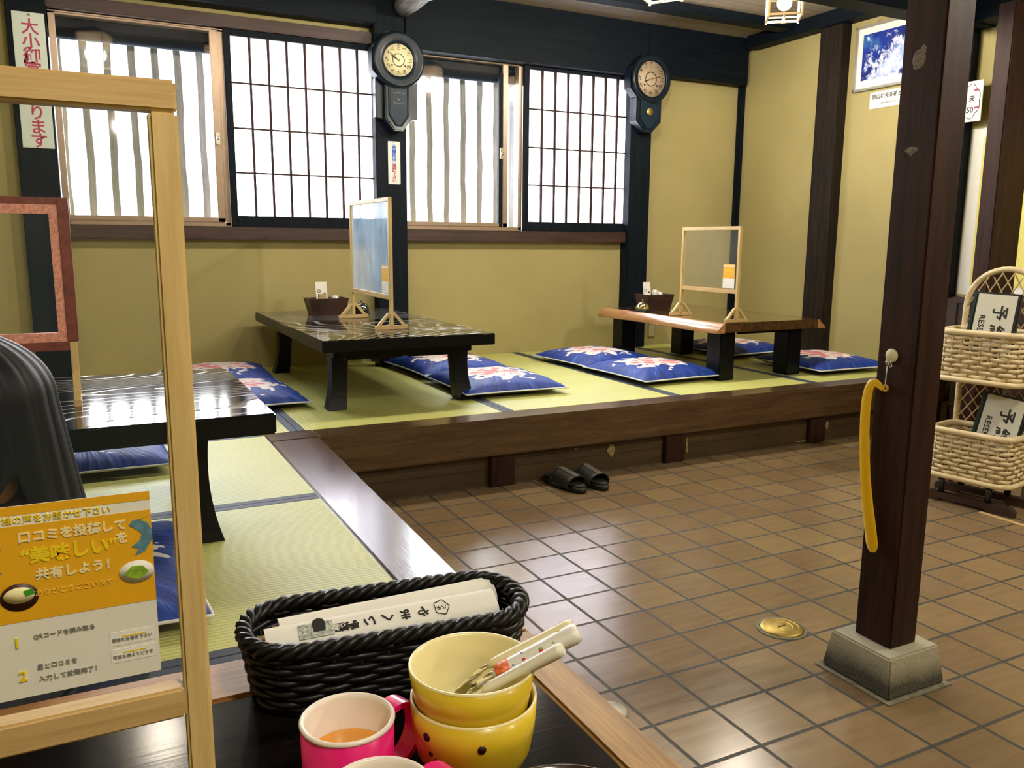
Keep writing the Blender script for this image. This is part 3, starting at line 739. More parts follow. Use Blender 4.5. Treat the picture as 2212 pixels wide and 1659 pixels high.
# near table with honey rim
root = thing('low_table', 'near dark lacquered table with a honey wood rim', 'low table', (-0.35, 0.33, TZ))
nx, ny = 0.3785, 0.771
MB().box(-1.10, nx-0.042, -0.16, ny-0.068, 0.585, 0.6195, 0.001).build('tabletop', M_NEARTOP, root, True)
for q in ((-1.142, nx, ny-0.068, ny), (-1.142, nx, -0.2, -0.16)): MB().box(*q, 0.575, 0.622, 0.003).build('rim_rail', M_RIM_X, root, True)
for q in ((nx-0.042, nx, -0.16, ny-0.068), (-1.142, -1.10, -0.16, ny-0.068)): MB().box(*q, 0.575, 0.622, 0.003).build('rim_stile', M_RIM_Y, root, True)
for lx, ly in ((-1.05, -0.1), (0.27, -0.1), (-1.05, 0.65), (0.27, 0.65)):
    MB().box(lx-0.04, lx+0.04, ly-0.04, ly+0.04, TZ+0.001, 0.585, 0.003).build('leg', M_BLACKSATIN, root, True)

# ------------------------------------------------------------------ floor cushions
def make_cushion(label, hx, hy, th):
    root = thing('floor_cushion', label, 'floor cushion', (0, 0, 0), 0, 'blue floral floor cushions')
    def shape(u, v, sgn):
        s, t = u*2-1, v*2-1
        # corners pulled out a little, sides slightly waisted
        kx = 1-0.045*(1-t*t)*abs(s)**3; ky = 1-0.045*(1-s*s)*abs(t)**3
        e = (max(0, 1-abs(s)**3.2)*max(0, 1-abs(t)**3.2))**0.55
        rip = 0.0035*math.sin(17*s+3*t)*math.sin(15*t-4*s)*(1-e*0.7)*min(1, e*4)
        z = 0.030+sgn*((th-0.030 if sgn > 0 else 0.0295)*e) + (rip if sgn > 0 else 0)
        return (s*hx*kx, t*hy*ky, max(0.0005, z))
    m = MB(); m.grid(lambda u, v: shape(u, v, 1), 33, 33)
    m.build('satin_cover', M_CUSHION, root)
    m = MB(); m.grid(lambda u, v: shape(1-u, v, -1), 25, 25)
    m.build('underside', M_CUSHION_UNDER, root)
    pts = []
    for k in range(33): pts.append(shape(k/32, 0, 0))
    for k in range(1, 33): pts.append(shape(1, k/32, 0))
    for k in range(1, 33): pts.append(shape(1-k/32, 1, 0))
    for k in range(1, 32): pts.append(shape(0, 1-k/32, 0))
    m = MB(); m.tube(pts, 0.0036, 6, True); m.build('piping', M_PIPING, root)
    return root
cu = make_cushion('blue floral cushion right of the blue-screen table, nearest the edge beam', 0.265, 0.29, 0.085)
cu.location = (1.765, 3.685, TZ+0.0008); cu.rotation_euler.z = -0.03
for lab, x, y, rz in (
    ('blue floral cushion right of the blue-screen table, nearest the wall', 1.765, 4.31, 0.05),
    ('blue floral cushion left of the slab table, nearest the edge beam', 2.715, 3.66, 0.03),
    ('blue floral cushion left of the slab table, nearest the window wall', 2.70, 4.22, 0.09),
    ('dark shaded cushion right of the slab table, nearest the edge beam', 3.835, 3.53, -0.05+PI),
    ('dark shaded cushion right of the slab table, beside the worn pillar', 3.81, 4.27, 0.06+PI),
    ('blue floral cushion left of the blue-screen table, nearest the edge beam', 0.545, 3.82, 0.03),
    ('blue floral cushion left of the blue-screen table, nearest the wall', 0.545, 4.42, -0.04),
    ('pale blue cushion behind the left black table, seen through the clear screen', -0.07, 2.99, 0.02),
    ('blue cushion in front of the left black table, beside the orange card', -0.105, 1.83, 0.0)):
    again(cu, lab, (x, y, TZ+0.0008), rz)

# ------------------------------------------------------------------ table screens
def table_screen(label, along, length, height, rail_z, film, loc, t=0.0165, wood_mats=None, brace_mat=None, red=None):
    """clear sheet in a wooden frame on two braced feet; local X along the screen"""
    root = thing('table_screen', label, 'table screen', loc, 0 if along == 'X' else PI/2, 'clear screens on the tables')
    mv, mh = (M_PINE, M_PINE_X) if red is None else (red, red)
    h = length/2
    for s in (-1, 1):
        xa = s*(h-t/2)
        if red is None:
            p = MB().box(xa-t/2, xa+t/2, -t/2, t/2, 0.018, height-t*1.12, 0.0015).build('post', M_PINE, root)
        else:
            p = MB().box(xa-t/2, xa+t/2, -t/2, t/2, 0.018, rail_z, 0.0015).build('post', M_PINE, root)
            MB().box(xa-t/2-0.004, xa+t/2+0.004, -t/2-0.002, t/2+0.002, rail_z, height, 0.0015).build('red_stile', red, p)
        f = MB().box(xa-t/2, xa+t/2, -0.078, 0.078, 0, 0.018, 0.002).build('foot', M_PINE_Y, root)
        for q in (-1, 1):
            m = MB(); m.hexa([(xa-t/2+0.001, q*0.060-0.008, 0.018), (xa+t/2-0.001, q*0.060-0.008, 0.018), (xa+t/2-0.001, q*0.060+0.008, 0.018), (xa-t/2+0.001, q*0.060+0.008, 0.018)],
                             [(xa-t/2+0.001, q*0.010-0.008, 0.075), (xa+t/2-0.001, q*0.010-0.008, 0.075), (xa+t/2-0.001, q*0.010+0.008, 0.075), (xa-t/2+0.001, q*0.010+0.008, 0.075)])
            m.build('brace', M_PINE, f)
    for n, za, zb in (('top_rail', height-t*1.12, height), ('bottom_rail', rail_z-t*1.3, rail_z)):
        e = 0 if n == 'top_rail' and red is None else t
        MB().box(-h+e, h-e, -t/2, t/2, za, zb, 0.0015).build(n, mh, root)
    if red is not None:
        m = MB(); k = 0.022
        m.box(-h+t, -h+t+k, -0.008, 0.008, rail_z, height-t); m.box(h-t-k, h-t, -0.008, 0.008, rail_z, height-t)
        m.box(-h+t, h-t, -0.0079, 0.0079, rail_z, rail_z+k); m.box(-h+t, h-t, -0.0079, 0.0079, height-t-k, height-t)
        m.build('pink_liner', plain('pink_patterned_strip', (0.75, 0.33, 0.25), 0.5, var=0.3, vs=160), root)
    MB().grid(lambda u, v: (-h+t*0.6+(2*h-1.2*t)*u, 0.0004*math.sin(9*u+5*v), rail_z-0.003+(height-t*0.6-rail_z+0.003)*v), 24, 24).build('clear_sheet', film, root)
    return root
table_screen('wood framed screen with a blue reflection painted into its sheet on the black table', 'Y', 0.625, 0.588, 0.155, M_FILM_BLUE, (1.203, 3.895, 0.6205))
table_screen('wood framed clear screen standing on the brown slab table', 'Y', 0.478, 0.498, 0.170, M_FILM_GREY, (3.018, 3.585, TZ+0.3125))
table_screen('large blurred clear screen on the near table, with the orange card', 'X', 0.47, 0.472, 0.152, M_FILM, (-0.191, 0.462, 0.6203), t=0.0135)
table_screen('clear screen framed in reddish brown on the left black table', 'X', 0.47, 0.490, 0.150, M_FILM, (-0.275, 2.262, 0.6205),
             red=plain('red_brown_lacquer', (0.20, 0.045, 0.03), 0.45, var=0.3, vs=60))

# review cards stuck on the screens
M_ORANGE = plain('orange_print', (0.80, 0.42, 0.008), 0.55)
M_YELLOWINK = plain('yellow_ink', (0.86, 0.66, 0.01), 0.55)
M_CREAMINK = plain('cream_ink', (0.86, 0.78, 0.45), 0.55)
def review_card(label, M, w, hgt, detail):
    root = thing('paper_card', label, 'card', M.translation, 0, 'orange and white cards on the screens')
    R0 = Matrix.Translation(-M.translation) @ M
    MB().box(0, w, 0, hgt, 0, 0.0005, M=R0).build('paper', M_PAPER, root)
    d = MB(); d.box(0, w, hgt*0.405, hgt*0.90, 0.0005, 0.0007, M=R0); d.box(0, w, hgt*0.955, hgt, 0.0005, 0.0007, M=R0); d.build('orange_band', M_ORANGE, root)
    if not detail:
        d = MB(); d.box(w*0.15, w*0.85, hgt*0.60, hgt*0.615, 0.0007, 0.0008, M=R0); d.box(w*0.2, w*0.8, hgt*0.72, hgt*0.74, 0.0007, 0.0008, M=R0); d.build('yellow_print', M_YELLOWINK, root)
        MB().box(w*0.14, w*0.5, hgt*0.20, hgt*0.215, 0.0005, 0.0007, M=R0).box(w*0.14, w*0.5, hgt*0.1, hgt*0.115, 0.0005, 0.0007, M=R0).build('grey_print', M_GREYINK, root)
        return root
    P = lambda x, y, z=0.0008: R0 @ Matrix.Translation((x*w, y*hgt, z))
    d = MB(); glyphs(d, '口コミを投稿して', 0.0062, P(0.595, 0.835), bold=0.0002); glyphs(d, 'を', 0.0064, P(0.840, 0.765), bold=0.0002); glyphs(d, '共有しよう！', 0.0063, P(0.60, 0.635), bold=0.0002)
    d.build('cream_lettering', M_CREAMINK, root)
    d = MB(); glyphs(d, 'ありがとうございます', 0.0036, P(0.58, 0.54)); d.build('faint_lettering', plain('faint_orange_ink', (0.84, 0.56, 0.08), 0.55), root)
    d = MB(); glyphs(d, '“美味しい”', 0.0090, P(0.57, 0.735), bold=0.0003); d.build('yellow_lettering', M_YELLOWINK, root)
    d = MB(); glyphs(d, '皆様の声をお聞かせ下さい', 0.0044, P(0.5, 0.927)); d.build('banner_lettering', M_YELLOWINK, root)
    for ch, cx_, cy2 in (('1', 0.27, 0.295), ('2', 0.285, 0.115)): glyphs(MB_ := MB(), ch, 0.0075, P(cx_, cy2), bold=0.0002); MB_.build('yellow_number', M_YELLOWINK, root)
    d = MB()
    for yy in (0.195, 0.105): d.box(w*0.80, w*0.93, hgt*(yy+0.034), hgt*(yy+0.040), 0.0008, 0.0009, M=R0)
    d.build('yellow_print', M_YELLOWINK, root)
    d = MB(); glyphs(d, 'QRコードを読み取る', 0.0030, P(0.51, 0.315)); glyphs(d, '星と口コミを', 0.0031, P(0.46, 0.150)); glyphs(d, '入力して投稿完了！', 0.0032, P(0.52, 0.085)); d.build('dark_lettering', M_GREYINK, root)
    d = MB()
    for yy in (0.185, 0.090): d.box(w*0.735, w*0.975, hgt*yy, hgt*(yy+0.075), 0.0005, 0.0007, M=R0)
    d.build('speech_bubble', plain('bubble_white', (0.86, 0.86, 0.83), 0.6), root)
    d = MB(); glyphs(d, '感想をお書き下さい', 0.0022, P(0.855, 0.215)); glyphs(d, '写真も添えてどうぞ', 0.0022, P(0.855, 0.120)); d.build('small_lettering', M_GREYINK, root)
    # fish, soup bowl and plate of pickles
    for fx, fy, mir in ((0.935, 0.765, 1), (0.185, 0.725, -1)):
        prof = [(0, 0.0085), (0.0035, 0.0075), (0.0058, 0.003), (0.0055, -0.003), (0.002, -0.0085), (-0.003, -0.0105), (-0.001, -0.0065), (-0.0045, -0.0055), (-0.0005, -0.0025), (0.001, 0.001), (-0.001, 0.0035), (-0.005, 0.0065), (-0.003, 0.009), (0.002, 0.0095), (0.004, 0.0105)]
        if mir < 0: prof = [(-x, y) for x, y in prof][::-1]
        m = MB(); m.prism(prof, 0, 0.0002, M=P(fx, fy)); m.build('fish_print', plain('blue_fish_ink', (0.10, 0.24, 0.33), 0.5, var=0.4, vs=200), root)
    m = MB(); m.lathe([(0, 0), (0.0085, 0), (0.0085, 0.0003), (0, 0.0003)], 28, P(0.905, 0.575), sy=0.72); m.build('plate_print', M_PAPER, root)
    m = MB(); m.prism([(-0.006, 0), (-0.002, 0.0035), (0.003, 0.003), (0.006, -0.0006), (0.001, -0.004), (-0.004, -0.0025)], 0.0003, 0.0005, M=P(0.905, 0.575)); m.build('pickle_print', plain('green_ink', (0.25, 0.45, 0.03), 0.5, var=0.4, vs=300), root)
    m = MB(); m.lathe([(0, 0), (0.0085, 0), (0.0085, 0.0002), (0, 0.0002)], 28, P(0.305, 0.535), sy=0.85); m.build('bowl_print', plain('dark_bowl_ink', (0.05, 0.012, 0.008), 0.5), root)
    m = MB(); m.lathe([(0, 0), (0.0068, 0), (0.0068, 0.0002), (0, 0.0002)], 28, P(0.305, 0.545, 0.0010), sy=0.62); m.build('soup_print', M_CREAMINK, root)
    m = MB(); m.prism([(0, 0), (0.004, 0.001), (0.005, -0.002), (0.001, -0.003)], 0, 0.0002, M=P(0.325, 0.565, 0.0012)); m.build('herb_print', plain('leaf_ink', (0.05, 0.35, 0.02), 0.5), root)
    return root
review_card('orange and white card on the large near screen', frame((-0.0705, 0.4605, 0.7833), (1, 0, 0), (0, 0, 1)), 0.090, 0.1015, True)
review_card('small orange and white card on the screen with painted blue reflection', frame((1.2015, 3.712, 0.782), (0, -1, 0), (0, 0, 1)), 0.090, 0.125, False)
review_card('small orange and white card on the slab table screen', frame((3.0165, 3.470, 0.783), (0, -1, 0), (0, 0, 1)), 0.090, 0.125, False)

# ------------------------------------------------------------------ condiment boxes, bells
M_BOXWOOD = wood('dark_box_wood', (0.022, 0.008, 0.007), (0.055, 0.022, 0.016), 0, 9, 0.4)
def condiment_box(label, cx, cy_, z, hx, hy, h, mark=None):
    root = thing('condiment_box', label, 'box', (cx, cy_, z), 0, 'condiment boxes')
    k = 0.80; t = 0.008
    lo = [(-hx*k, -hy*k), (hx*k, -hy*k), (hx*k, hy*k), (-hx*k, hy*k)]; hi = [(-hx, -hy), (hx, -hy), (hx, hy), (-hx, hy)]
    for i in range(4):
        a, b2 = lo[i], lo[(i+1) % 4]; c, d = hi[i], hi[(i+1) % 4]
        inn = lambda p: (p[0]-math.copysign(t, p[0]), p[1]-math.copysign(t, p[1]))
        m = MB(); t_ = bmesh.new()
        v = [t_.verts.new((*p, zz)) for p, zz in ((a, 0), (b2, 0), (d, h), (c, h))]
        w = [t_.verts.new((*inn(p), zz)) for p, zz in ((a, 0), (b2, 0), (d, h), (c, h))]
        t_.faces.new(v); t_.faces.new(w[::-1])
        for q in range(4): t_.faces.new((v[q], w[q], w[(q+1) % 4], v[(q+1) % 4]))
        bmesh.ops.recalc_face_normals(t_, faces=t_.faces[:]); m.merge(t_)
        m.build('side_panel', M_BOXWOOD, root)
    MB().box(-hx*k+t, hx*k-t, -hy*k+t, hy*k-t, 0.0, 0.006).build('bottom_panel', M_BOXWOOD, root)
    if mark:
        m = MB(); ang = math.atan2(hy*(1-k), h)
        R0 = Matrix.Translation((0.01, -hy*k-(hy-hy*k)*0.6-0.0006, h*0.6)) @ Matrix.Rotation(PI/2-(-ang), 4, 'X')
        glyphs(m, mark, 0.045, R0); m.build('number_mark', M_INK, root)
    return root
condiment_box('dark tapered wooden box marked 2 on the black table', 1.135, 4.49, 0.6205, 0.108, 0.07, 0.088, '2')
condiment_box('dark tapered wooden box on the brown slab table', 3.105, 4.19, TZ+0.3125, 0.098, 0.072, 0.098)
def menu_card(label, loc, rz, w, h):
    root = thing('table_card', label, 'card', loc, rz)
    T0 = Matrix.Rotation(math.radians(-8), 4, 'X')
    MB().box(-w/2, w/2, -0.001, 0.001, 0, h, M=T0).build('paper', M_PAPER, root)
    F = T0 @ frame((0, -0.0012, 0), (1, 0, 0), (0, 0, 1)); P = lambda x, y: F @ Matrix.Translation((x*w, y*h, 0))
    m = MB(); m.lathe([(0.006, 0), (0.009, 0), (0.009, 0.0003), (0.006, 0.0003)], 16, P(-0.22, 0.68), closed=True); m.prism([(-0.008, 0), (0.008, 0), (0.006, 0.006), (0.0, 0.008), (-0.006, 0.006)], 0, 0.0003, M=P(0.26, 0.58))
    m.box(-0.016, 0.018, -0.002, 0.002, 0, 0.0003, M=P(0.05, 0.42)); m.box(-0.014, 0.018, -0.001, 0.001, 0, 0.0003, M=P(0.08, 0.30))
    m.build('printed_marks', M_INK, root)
    return root, P
menu_card('white printed card standing in the box marked 2', (1.118, 4.500, 0.640), 0.05, 0.062, 0.155)
r, P = menu_card('white printed card standing in the box on the slab table', (3.055, 4.185, TZ+0.330), 0.08, 0.058, 0.155)
m = MB(); m.box(-0.020, 0.020, -0.014, 0.014, 0, 0.0003, M=P(0.0, 0.22)); m.build('dark_picture', M_INK, r)
tag(MB().box(1.088, 1.128, 4.452, 4.474, 0.630, 0.733, 0.002).build('toothpick_box', plain('kraft_wood', (0.42, 0.33, 0.17), 0.6, var=0.1)), 'small kraft box leaning in front of the white card', 'box')
def shaker(label, loc, r, h):
    root = thing('seasoning_shaker', label, 'shaker', loc, 0, 'seasoning shakers')
    MB().lathe([(0, 0), (r, 0), (r*1.02, h*0.1), (r*0.92, h*0.72), (0, h*0.72)], 20).build('jar', plain('frosted_glass', (0.55, 0.56, 0.50), 0.15, coat=0.4), root)
    MB().lathe([(r*0.95, h*0.72), (r*0.95, h*0.9), (r*0.7, h), (0, h)], 20).build('lid', plain('shaker_lid', (0.70, 0.70, 0.66), 0.3, 0.3), root)
shaker('glass shaker in the box marked 2', (1.185, 4.490, 0.6275), 0.020, 0.092)
shaker('taller shaker beside the white card in the slab table box', (3.095, 4.170, TZ+0.3195), 0.019, 0.118)
shaker('shorter shaker at the right of the slab table box', (3.138, 4.180, TZ+0.3195), 0.018, 0.104)
def call_bell(label, loc, dark):
    root = thing('call_bell', label, 'bell', loc, 0, 'table call bells')
    MB().lathe([(0, 0), (0.044, 0), (0.044, 0.008), (0.038, 0.012), (0, 0.012)], 28).build('bell_base', M_BLACK, root)
    MB().lathe([(0.043, 0.016), (0.042, 0.026), (0.036, 0.040), (0.024, 0.051), (0.010, 0.056), (0, 0.057)], 28).build('dome', dark, root)
    MB().lathe([(0, 0.055), (0.003, 0.055), (0.003, 0.066), (0.0055, 0.067), (0.0055, 0.071), (0, 0.072)], 14).build('button', M_CHROME, root)
    MB().cyl((0, 0, 0.012), 0.006, 0.006, 12).build('stem', M_CHROME, root)
call_bell('dark chrome call bell behind the screen foot on the black table', (1.335, 4.50, 0.6205), plain('dark_chrome', (0.16, 0.17, 0.16), 0.08, 1.0))
call_bell('shiny brass call bell at the left edge of the slab table', (2.968, 4.120, TZ+0.3125), plain('bright_brass', (0.62, 0.56, 0.30), 0.10, 1.0))

# ------------------------------------------------------------------ near table things
NT = 0.6198
# woven resin chopstick basket
def wicker(root, outline, z0, z1, rows, stakes, strand, k0, k1, mat, amp, base_mat=None, name='weave', flat=0.75):
    """rows of strands passing in and out between upright stakes; k0/k1 scale the outline at foot/top"""
    m = MB(); n = stakes*4
    base = resample(outline, n)
    for j in range(rows):
        v = (j+0.5)/rows; z = z0+(z1-z0)*v; k = k0+(k1-k0)*v; pts = []
        for i, (x, y, nx_, ny_) in enumerate(base):
            w = amp*math.sin(2*PI*(i/8.0)+PI*j)
            pts.append((x*k+nx_*w, y*k+ny_*w, z+0.15*strand*math.sin(i*0.9+j*2.1)))
        m.tube(pts, strand, 6, True, flat=1.0)
    m.build(name, mat, root)
    m = MB()
    for i in range(0, n, 4):
        x, y, _, _ = base[(i+2) % n]
        m.tube([(x*k0, y*k0, z0), (x*(k0+k1)/2, y*(k0+k1)/2, (z0+z1)/2), (x*k1, y*k1, z1)], strand*0.62, 6)
    m.build('stakes', base_mat or mat, root)
    return base
root = thing('chopstick_basket', 'black woven oblong basket holding paper chopstick sleeves', 'basket', (0.222, 0.686, NT+0.0), -0.10)
outl = rrect(0.126, 0.050, 0.044, 12)
wicker(root, outl, 0.004, 0.056, 10, 27, 0.0036, 0.93, 1.0, M_BLACKRATTAN, 0.0022)
m = MB(); n = 150; base = resample(outl, n)
for ph in (0, PI*2/3, PI*4/3):
    m.tube([(x+nx_*0.0042*math.cos(i*2*PI*18/n+ph), y+ny_*0.0042*math.cos(i*2*PI*18/n+ph), 0.0605+0.0042*math.sin(i*2*PI*18/n+ph)) for i, (x, y, nx_, ny_) in enumerate(base)], 0.0040, 6, True)
m.build('braided_rim', M_BLACKRATTAN, root)
m = MB(); m.prism([(x*0.93, y*0.93) for x, y in outl], 0.001, 0.005); m.build('basket_bottom', M_BLACKRATTAN, root)
def sleeve(label, marks, M, w, l):
    root = thing('chopstick_sleeve', label, 'chopstick sleeve', M.translation, 0, 'paper chopstick sleeves')
    R0 = Matrix.Translation(-M.translation) @ M
    m = MB()
    def fn(u, v):
        s = (u-0.5)*2; return (s*w/2, (v-0.5)*l, 0.0042*math.sqrt(max(0, 1-s*s))+0.0004)
    m.grid(fn, 9, 12, M=R0); m.box(-w/2, w/2, -l/2, l/2, 0, 0.0005, M=R0)
    m.build('paper_sleeve', M_PAPER, root)
    for s in (-1, 1):
        MB().tube([(s*0.0035, -l/2-0.006, 0.002), (s*0.0035, l/2-0.004, 0.002)], 0.0024, 8, M=R0).build('chopstick', M_PINE_Y, root)
    if marks:
        # print reads upside-down from the viewer's seat
        m = MB(); P = lambda y, x=0, a=PI/2, zz=0.0049: R0 @ Matrix.Translation((x, y, zz)) @ Matrix.Rotation(a, 4, 'Z')
        for i, ch in enumerate('やまへい'): glyphs(m, ch, 0.0118, P(0.034-0.0165*i, 0.0, -PI/2), bold=0.0003)
        glyphs(m, '手打', 0.0085, P(-0.034, 0.001, -PI/2), bold=0.0005); glyphs(m, '麺', 0.0085, P(-0.043, 0.001, -PI/2), bold=0.0004)
        ring = [(0.0078*(1+0.09*math.cos(5*a))*math.cos(a)*0.85, 0.0078*(1+0.09*math.cos(5*a))*math.sin(a), 0) for a in [2*PI*k/40 for k in range(40)]]
        m.tube(ring, 0.0004, 5, True, M=P(0.052)); glyphs(m, '八平', 0.0050, P(0.052, 0, -PI/2))
        m.build('black_print', M_INK, root)
        m = MB(); m.box(-0.0075, 0.0075, -0.016, 0.014, 0, 0.0002, M=P(-0.062, 0, 0)); m.build('grey_picture', plain('sketch_grey', (0.42, 0.46, 0.40), 0.6, var=0.6, vs=420), root)
        m = MB(); m.prism([(-0.006, -0.006), (-0.0045, -0.010), (0.0, -0.012), (0.0045, -0.010), (0.006, -0.006), (0.005, 0.002), (-0.005, 0.002)], 0, 0.0002, M=P(-0.060, 0, -PI/2, 0.0052)); m.build('bowl_print', M_INK, root)
    return root
def along(c, yaw, pitch, roll):
    return Matrix.Translation(c) @ Matrix.Rotation(yaw, 4, 'Z') @ Matrix.Rotation(pitch, 4, 'X') @ Matrix.Rotation(roll, 4, 'Y')
sleeve('printed white chopstick sleeve lying nearest in the black basket', True, along((0.218, 0.680, NT+0.0555), -PI/2-0.10+0.02, 0.02, 0.50), 0.0275, 0.212)
sleeve('plain white chopstick sleeve behind the printed one in the basket', False, along((0.232, 0.702, NT+0.0545), -PI/2-0.10+0.12, 0.0, 0.70), 0.026, 0.210)
sleeve('white chopstick sleeve lying lowest in the black basket', False, along((0.218, 0.688, NT+0.028), -PI/2-0.12, 0.0, 0.25), 0.026, 0.210)

# children's crockery
M_PINK = plain('magenta_plastic', (0.80, 0.006, 0.20), 0.28, coat=0.25)
M_MUGIN = plain('white_mug_inside', (0.84, 0.78, 0.70), 0.32, coat=0.2)
def mug(label, loc, rz, tea):
    root = thing('plastic_mug', label, 'mug', loc, rz, 'magenta mugs')
    r, h, t = 0.0322, 0.070, 0.0022
    MB().lathe([(0, 0.0), (r*0.93, 0.0), (r*0.96, 0.003), (r, h-0.003), (r-0.0008, h-0.0028), (r*0.95, 0.004), (0, 0.0035)], 48).build('mug_body', M_PINK, root)
    MB().lathe([(r-0.0006, h-0.0032), (r+0.0006, h-0.0018), (r+0.0006, h), (r-0.0012, h+0.0009), (r-t-0.0006, h-0.0002), (r-t-0.001, h-0.003), (r*0.92-t, 0.006), (0, 0.005)], 48).build('inner_liner', M_MUGIN, root)
    m = MB()
    def ring(u, v):
        a = math.radians(-112+224*u); q = int(round(v*4)) % 4
        rr = [0.0185, 0.0225, 0.0225, 0.0185][q]; w = [-0.0075, -0.0075, 0.0075, 0.0075][q]
        return (r+0.0105+rr*math.cos(a)*1.0, w, 0.038+rr*1.12*math.sin(a))
    m.grid(lambda u, v: ring(v, u), 4, 26, True, smooth=False)
    o = m.build('handle', M_PINK, root); sharpen(o, 40)
    if tea: MB().lathe([(0, 0.044), (r*0.94-t, 0.044)], 40).build('tea', plain('barley_tea', (0.72, 0.30, 0.015), 0.12, coat=0.5), root)['label'] = 'amber tea'
    return root
mug('magenta mug with amber tea, beside the stacked yellow bowls', (0.1375, 0.520, NT), 0.42, True)
mug('magenta mug half cut off at the bottom edge, empty white inside', (0.1335, 0.437, NT), 0.30, False)
M_BOWL = plain('yellow_melamine', (0.72, 0.53, 0.025), 0.30, coat=0.3)
M_BOWLIN = plain('pale_yellow_inside', (0.84, 0.76, 0.40), 0.30, coat=0.3)
M_DOT = plain('dark_brown_dot', (0.035, 0.012, 0.006), 0.4)
def bowl(label, loc, dots, kz=1.0, kr=1.0):
    root = thing('melamine_bowl', label, 'bowl', loc, 0, 'stacked yellow bowls')
    out = [(0, 0.0), (0.022, 0.0), (0.0235, 0.001), (0.0225, 0.007), (0.030, 0.0085), (0.0375, 0.014), (0.0425, 0.024), (0.0455, 0.040), (0.0468, 0.060)]
    out = [(r_*(kr if z_ < 0.05 else 1.0), z_*kz) for r_, z_ in out]
    MB().lathe(out + [(0.0455, 0.0598*kz)], 56).build('bowl_shell', M_BOWL, root)
    MB().lathe([(r_, z_*kz) for r_, z_ in [(0.0468, 0.0596), (0.0466, 0.0612), (0.0452, 0.0612), (0.0438, 0.0590), (0.0428*kr, 0.040), (0.039*kr, 0.025), (0.032*kr, 0.0155), (0.020*kr, 0.0115), (0, 0.0105)]], 56).build('bowl_lining', M_BOWLIN, root)
    if dots:
        for az, z, s in dots:
            m = MB()
            a = math.radians(az); rr = 0.0455*1.0 if z > 0.036 else 0.0432
            for (r1, z1), (r2, z2) in zip(out[3:], out[4:]):
                if z1 <= z <= z2: rr = r1+(r2-r1)*(z-z1)/(z2-z1); sl = math.atan2(r2-r1, z2-z1)
            T0 = Matrix.Translation((rr*math.cos(a), rr*math.sin(a), z)) @ Matrix.Rotation(a, 4, 'Z') @ Matrix.Rotation(-sl+PI/2, 4, 'Y')
            m.lathe([(s, -0.0012), (s, 0.0004), (0, 0.0006)], 20, T0)
            m.build('printed_dot', M_DOT, root)
    return root
bowl('lower yellow bowl of the stack, with dark brown dots', (0.2315, 0.516, NT), [(-107, 0.0500, 0.0030), (-160, 0.052, 0.0032), (-156, 0.040, 0.0020), (-150, 0.036, 0.0018)], 1.09)
bowl('upper yellow bowl of the stack, holding the cutlery', (0.2305, 0.5165, NT+0.0305), None, 1.0, 0.955)
# cutlery resting in the upper bowl
def cutlery(label, tip, a, bpt, rad, mats, dots, kind):
    """handle from a to bpt, slim neck bending down from a to the head at tip"""
    tip, a, bpt = Vector(tip), Vector(a), Vector(bpt)
    root = thing(kind, label, kind, a, 0, 'cutlery in the yellow bowl')
    X = (bpt-a).normalized(); l = (bpt-a).length; Y = Vector((0, 0, 1)).cross(X).normalized(); Z = X.cross(Y)
    R0 = Matrix(((X.x, Y.x, Z.x, 0), (X.y, Y.y, Z.y, 0), (X.z, Y.z, Z.z, 0), (0, 0, 0, 1)))
    m = MB(); n = 16; rads = []
    for k in range(n+1):
        e = 0.35 if k == 0 else (0.80 if k == n else (0.9 if k == 1 else 1.0))
        rads.append(rad*(0.86+0.30*k/n)*e)
    m.tube([(l*(k/n if 0 < k < n else (0.004 if k == 0 else 0.998)), 0, 0) for k in range(n+1)], rads, 14, M=R0, flat=1.25, up=tuple(Z))
    m.build('handle', mats[0], root)
    d = tip-a; hd = d.normalized(); hy_ = Vector((0, 0, 1)).cross(hd).normalized(); hz = hd.cross(hy_)
    H = Matrix(((hd.x, hy_.x, hz.x, d.x), (hd.y, hy_.y, hz.y, d.y), (hd.z, hy_.z, hz.z, d.z), (0, 0, 0, 1)))
    m = MB(); nk = rad*0.42
    m.tube([X*0.006, Vector((0, 0, 0)), X*-0.008+d*0.12, d*0.5, d*0.72], [nk, nk, nk, nk*0.9, nk*1.1], 8)
    if kind == 'fork':
        for q in (-1.5, -0.5, 0.5, 1.5): m.tube([(-0.012, q*0.0020, 0), (-0.006, q*0.0026, -0.001), (0.003, q*0.0028, 0.0005)], 0.0009, 6, M=H)
        m.ball((-0.014, 0, 0), 0.006, 0.0055, 0.0012, 14, 8, H)
    else:
        m.ball((-0.008, 0, 0), 0.016, 0.0100, 0.0022, 20, 10, H)
    m.build('head', mats[1], root)
    if dots:
        rr = random.Random(11)
        for col in dots:
            for q in range(3):
                u = l*(0.24+0.72*rr.random()); an = rr.uniform(-0.5, 2.3); s = rr.uniform(0.0011, 0.0019)
                rd = rad*(0.86+0.30*u/l)*0.985
                MB().ball((u, -math.sin(an)*rd*1.25, math.cos(an)*rd), s, s, s*0.5, 10, 6, R0).build('printed_dot', col, root)
        MB().tube([(l*0.05, 0, 0), (l*0.12, 0, 0), (l*0.21, 0, 0)], [rad*0.885, rad*0.91, rad*0.94], 14, M=R0, flat=1.25, up=tuple(Z)).build('orange_print', plain('coral_print', (0.72, 0.16, 0.06), 0.4, var=0.35, vs=260), root)
    return root
M_DOTS = [plain('red_dot', (0.65, 0.04, 0.06), 0.4), plain('yellow_dot', (0.80, 0.55, 0.06), 0.4), plain('blue_dot', (0.10, 0.25, 0.60), 0.4), plain('green_dot', (0.25, 0.50, 0.08), 0.4)]
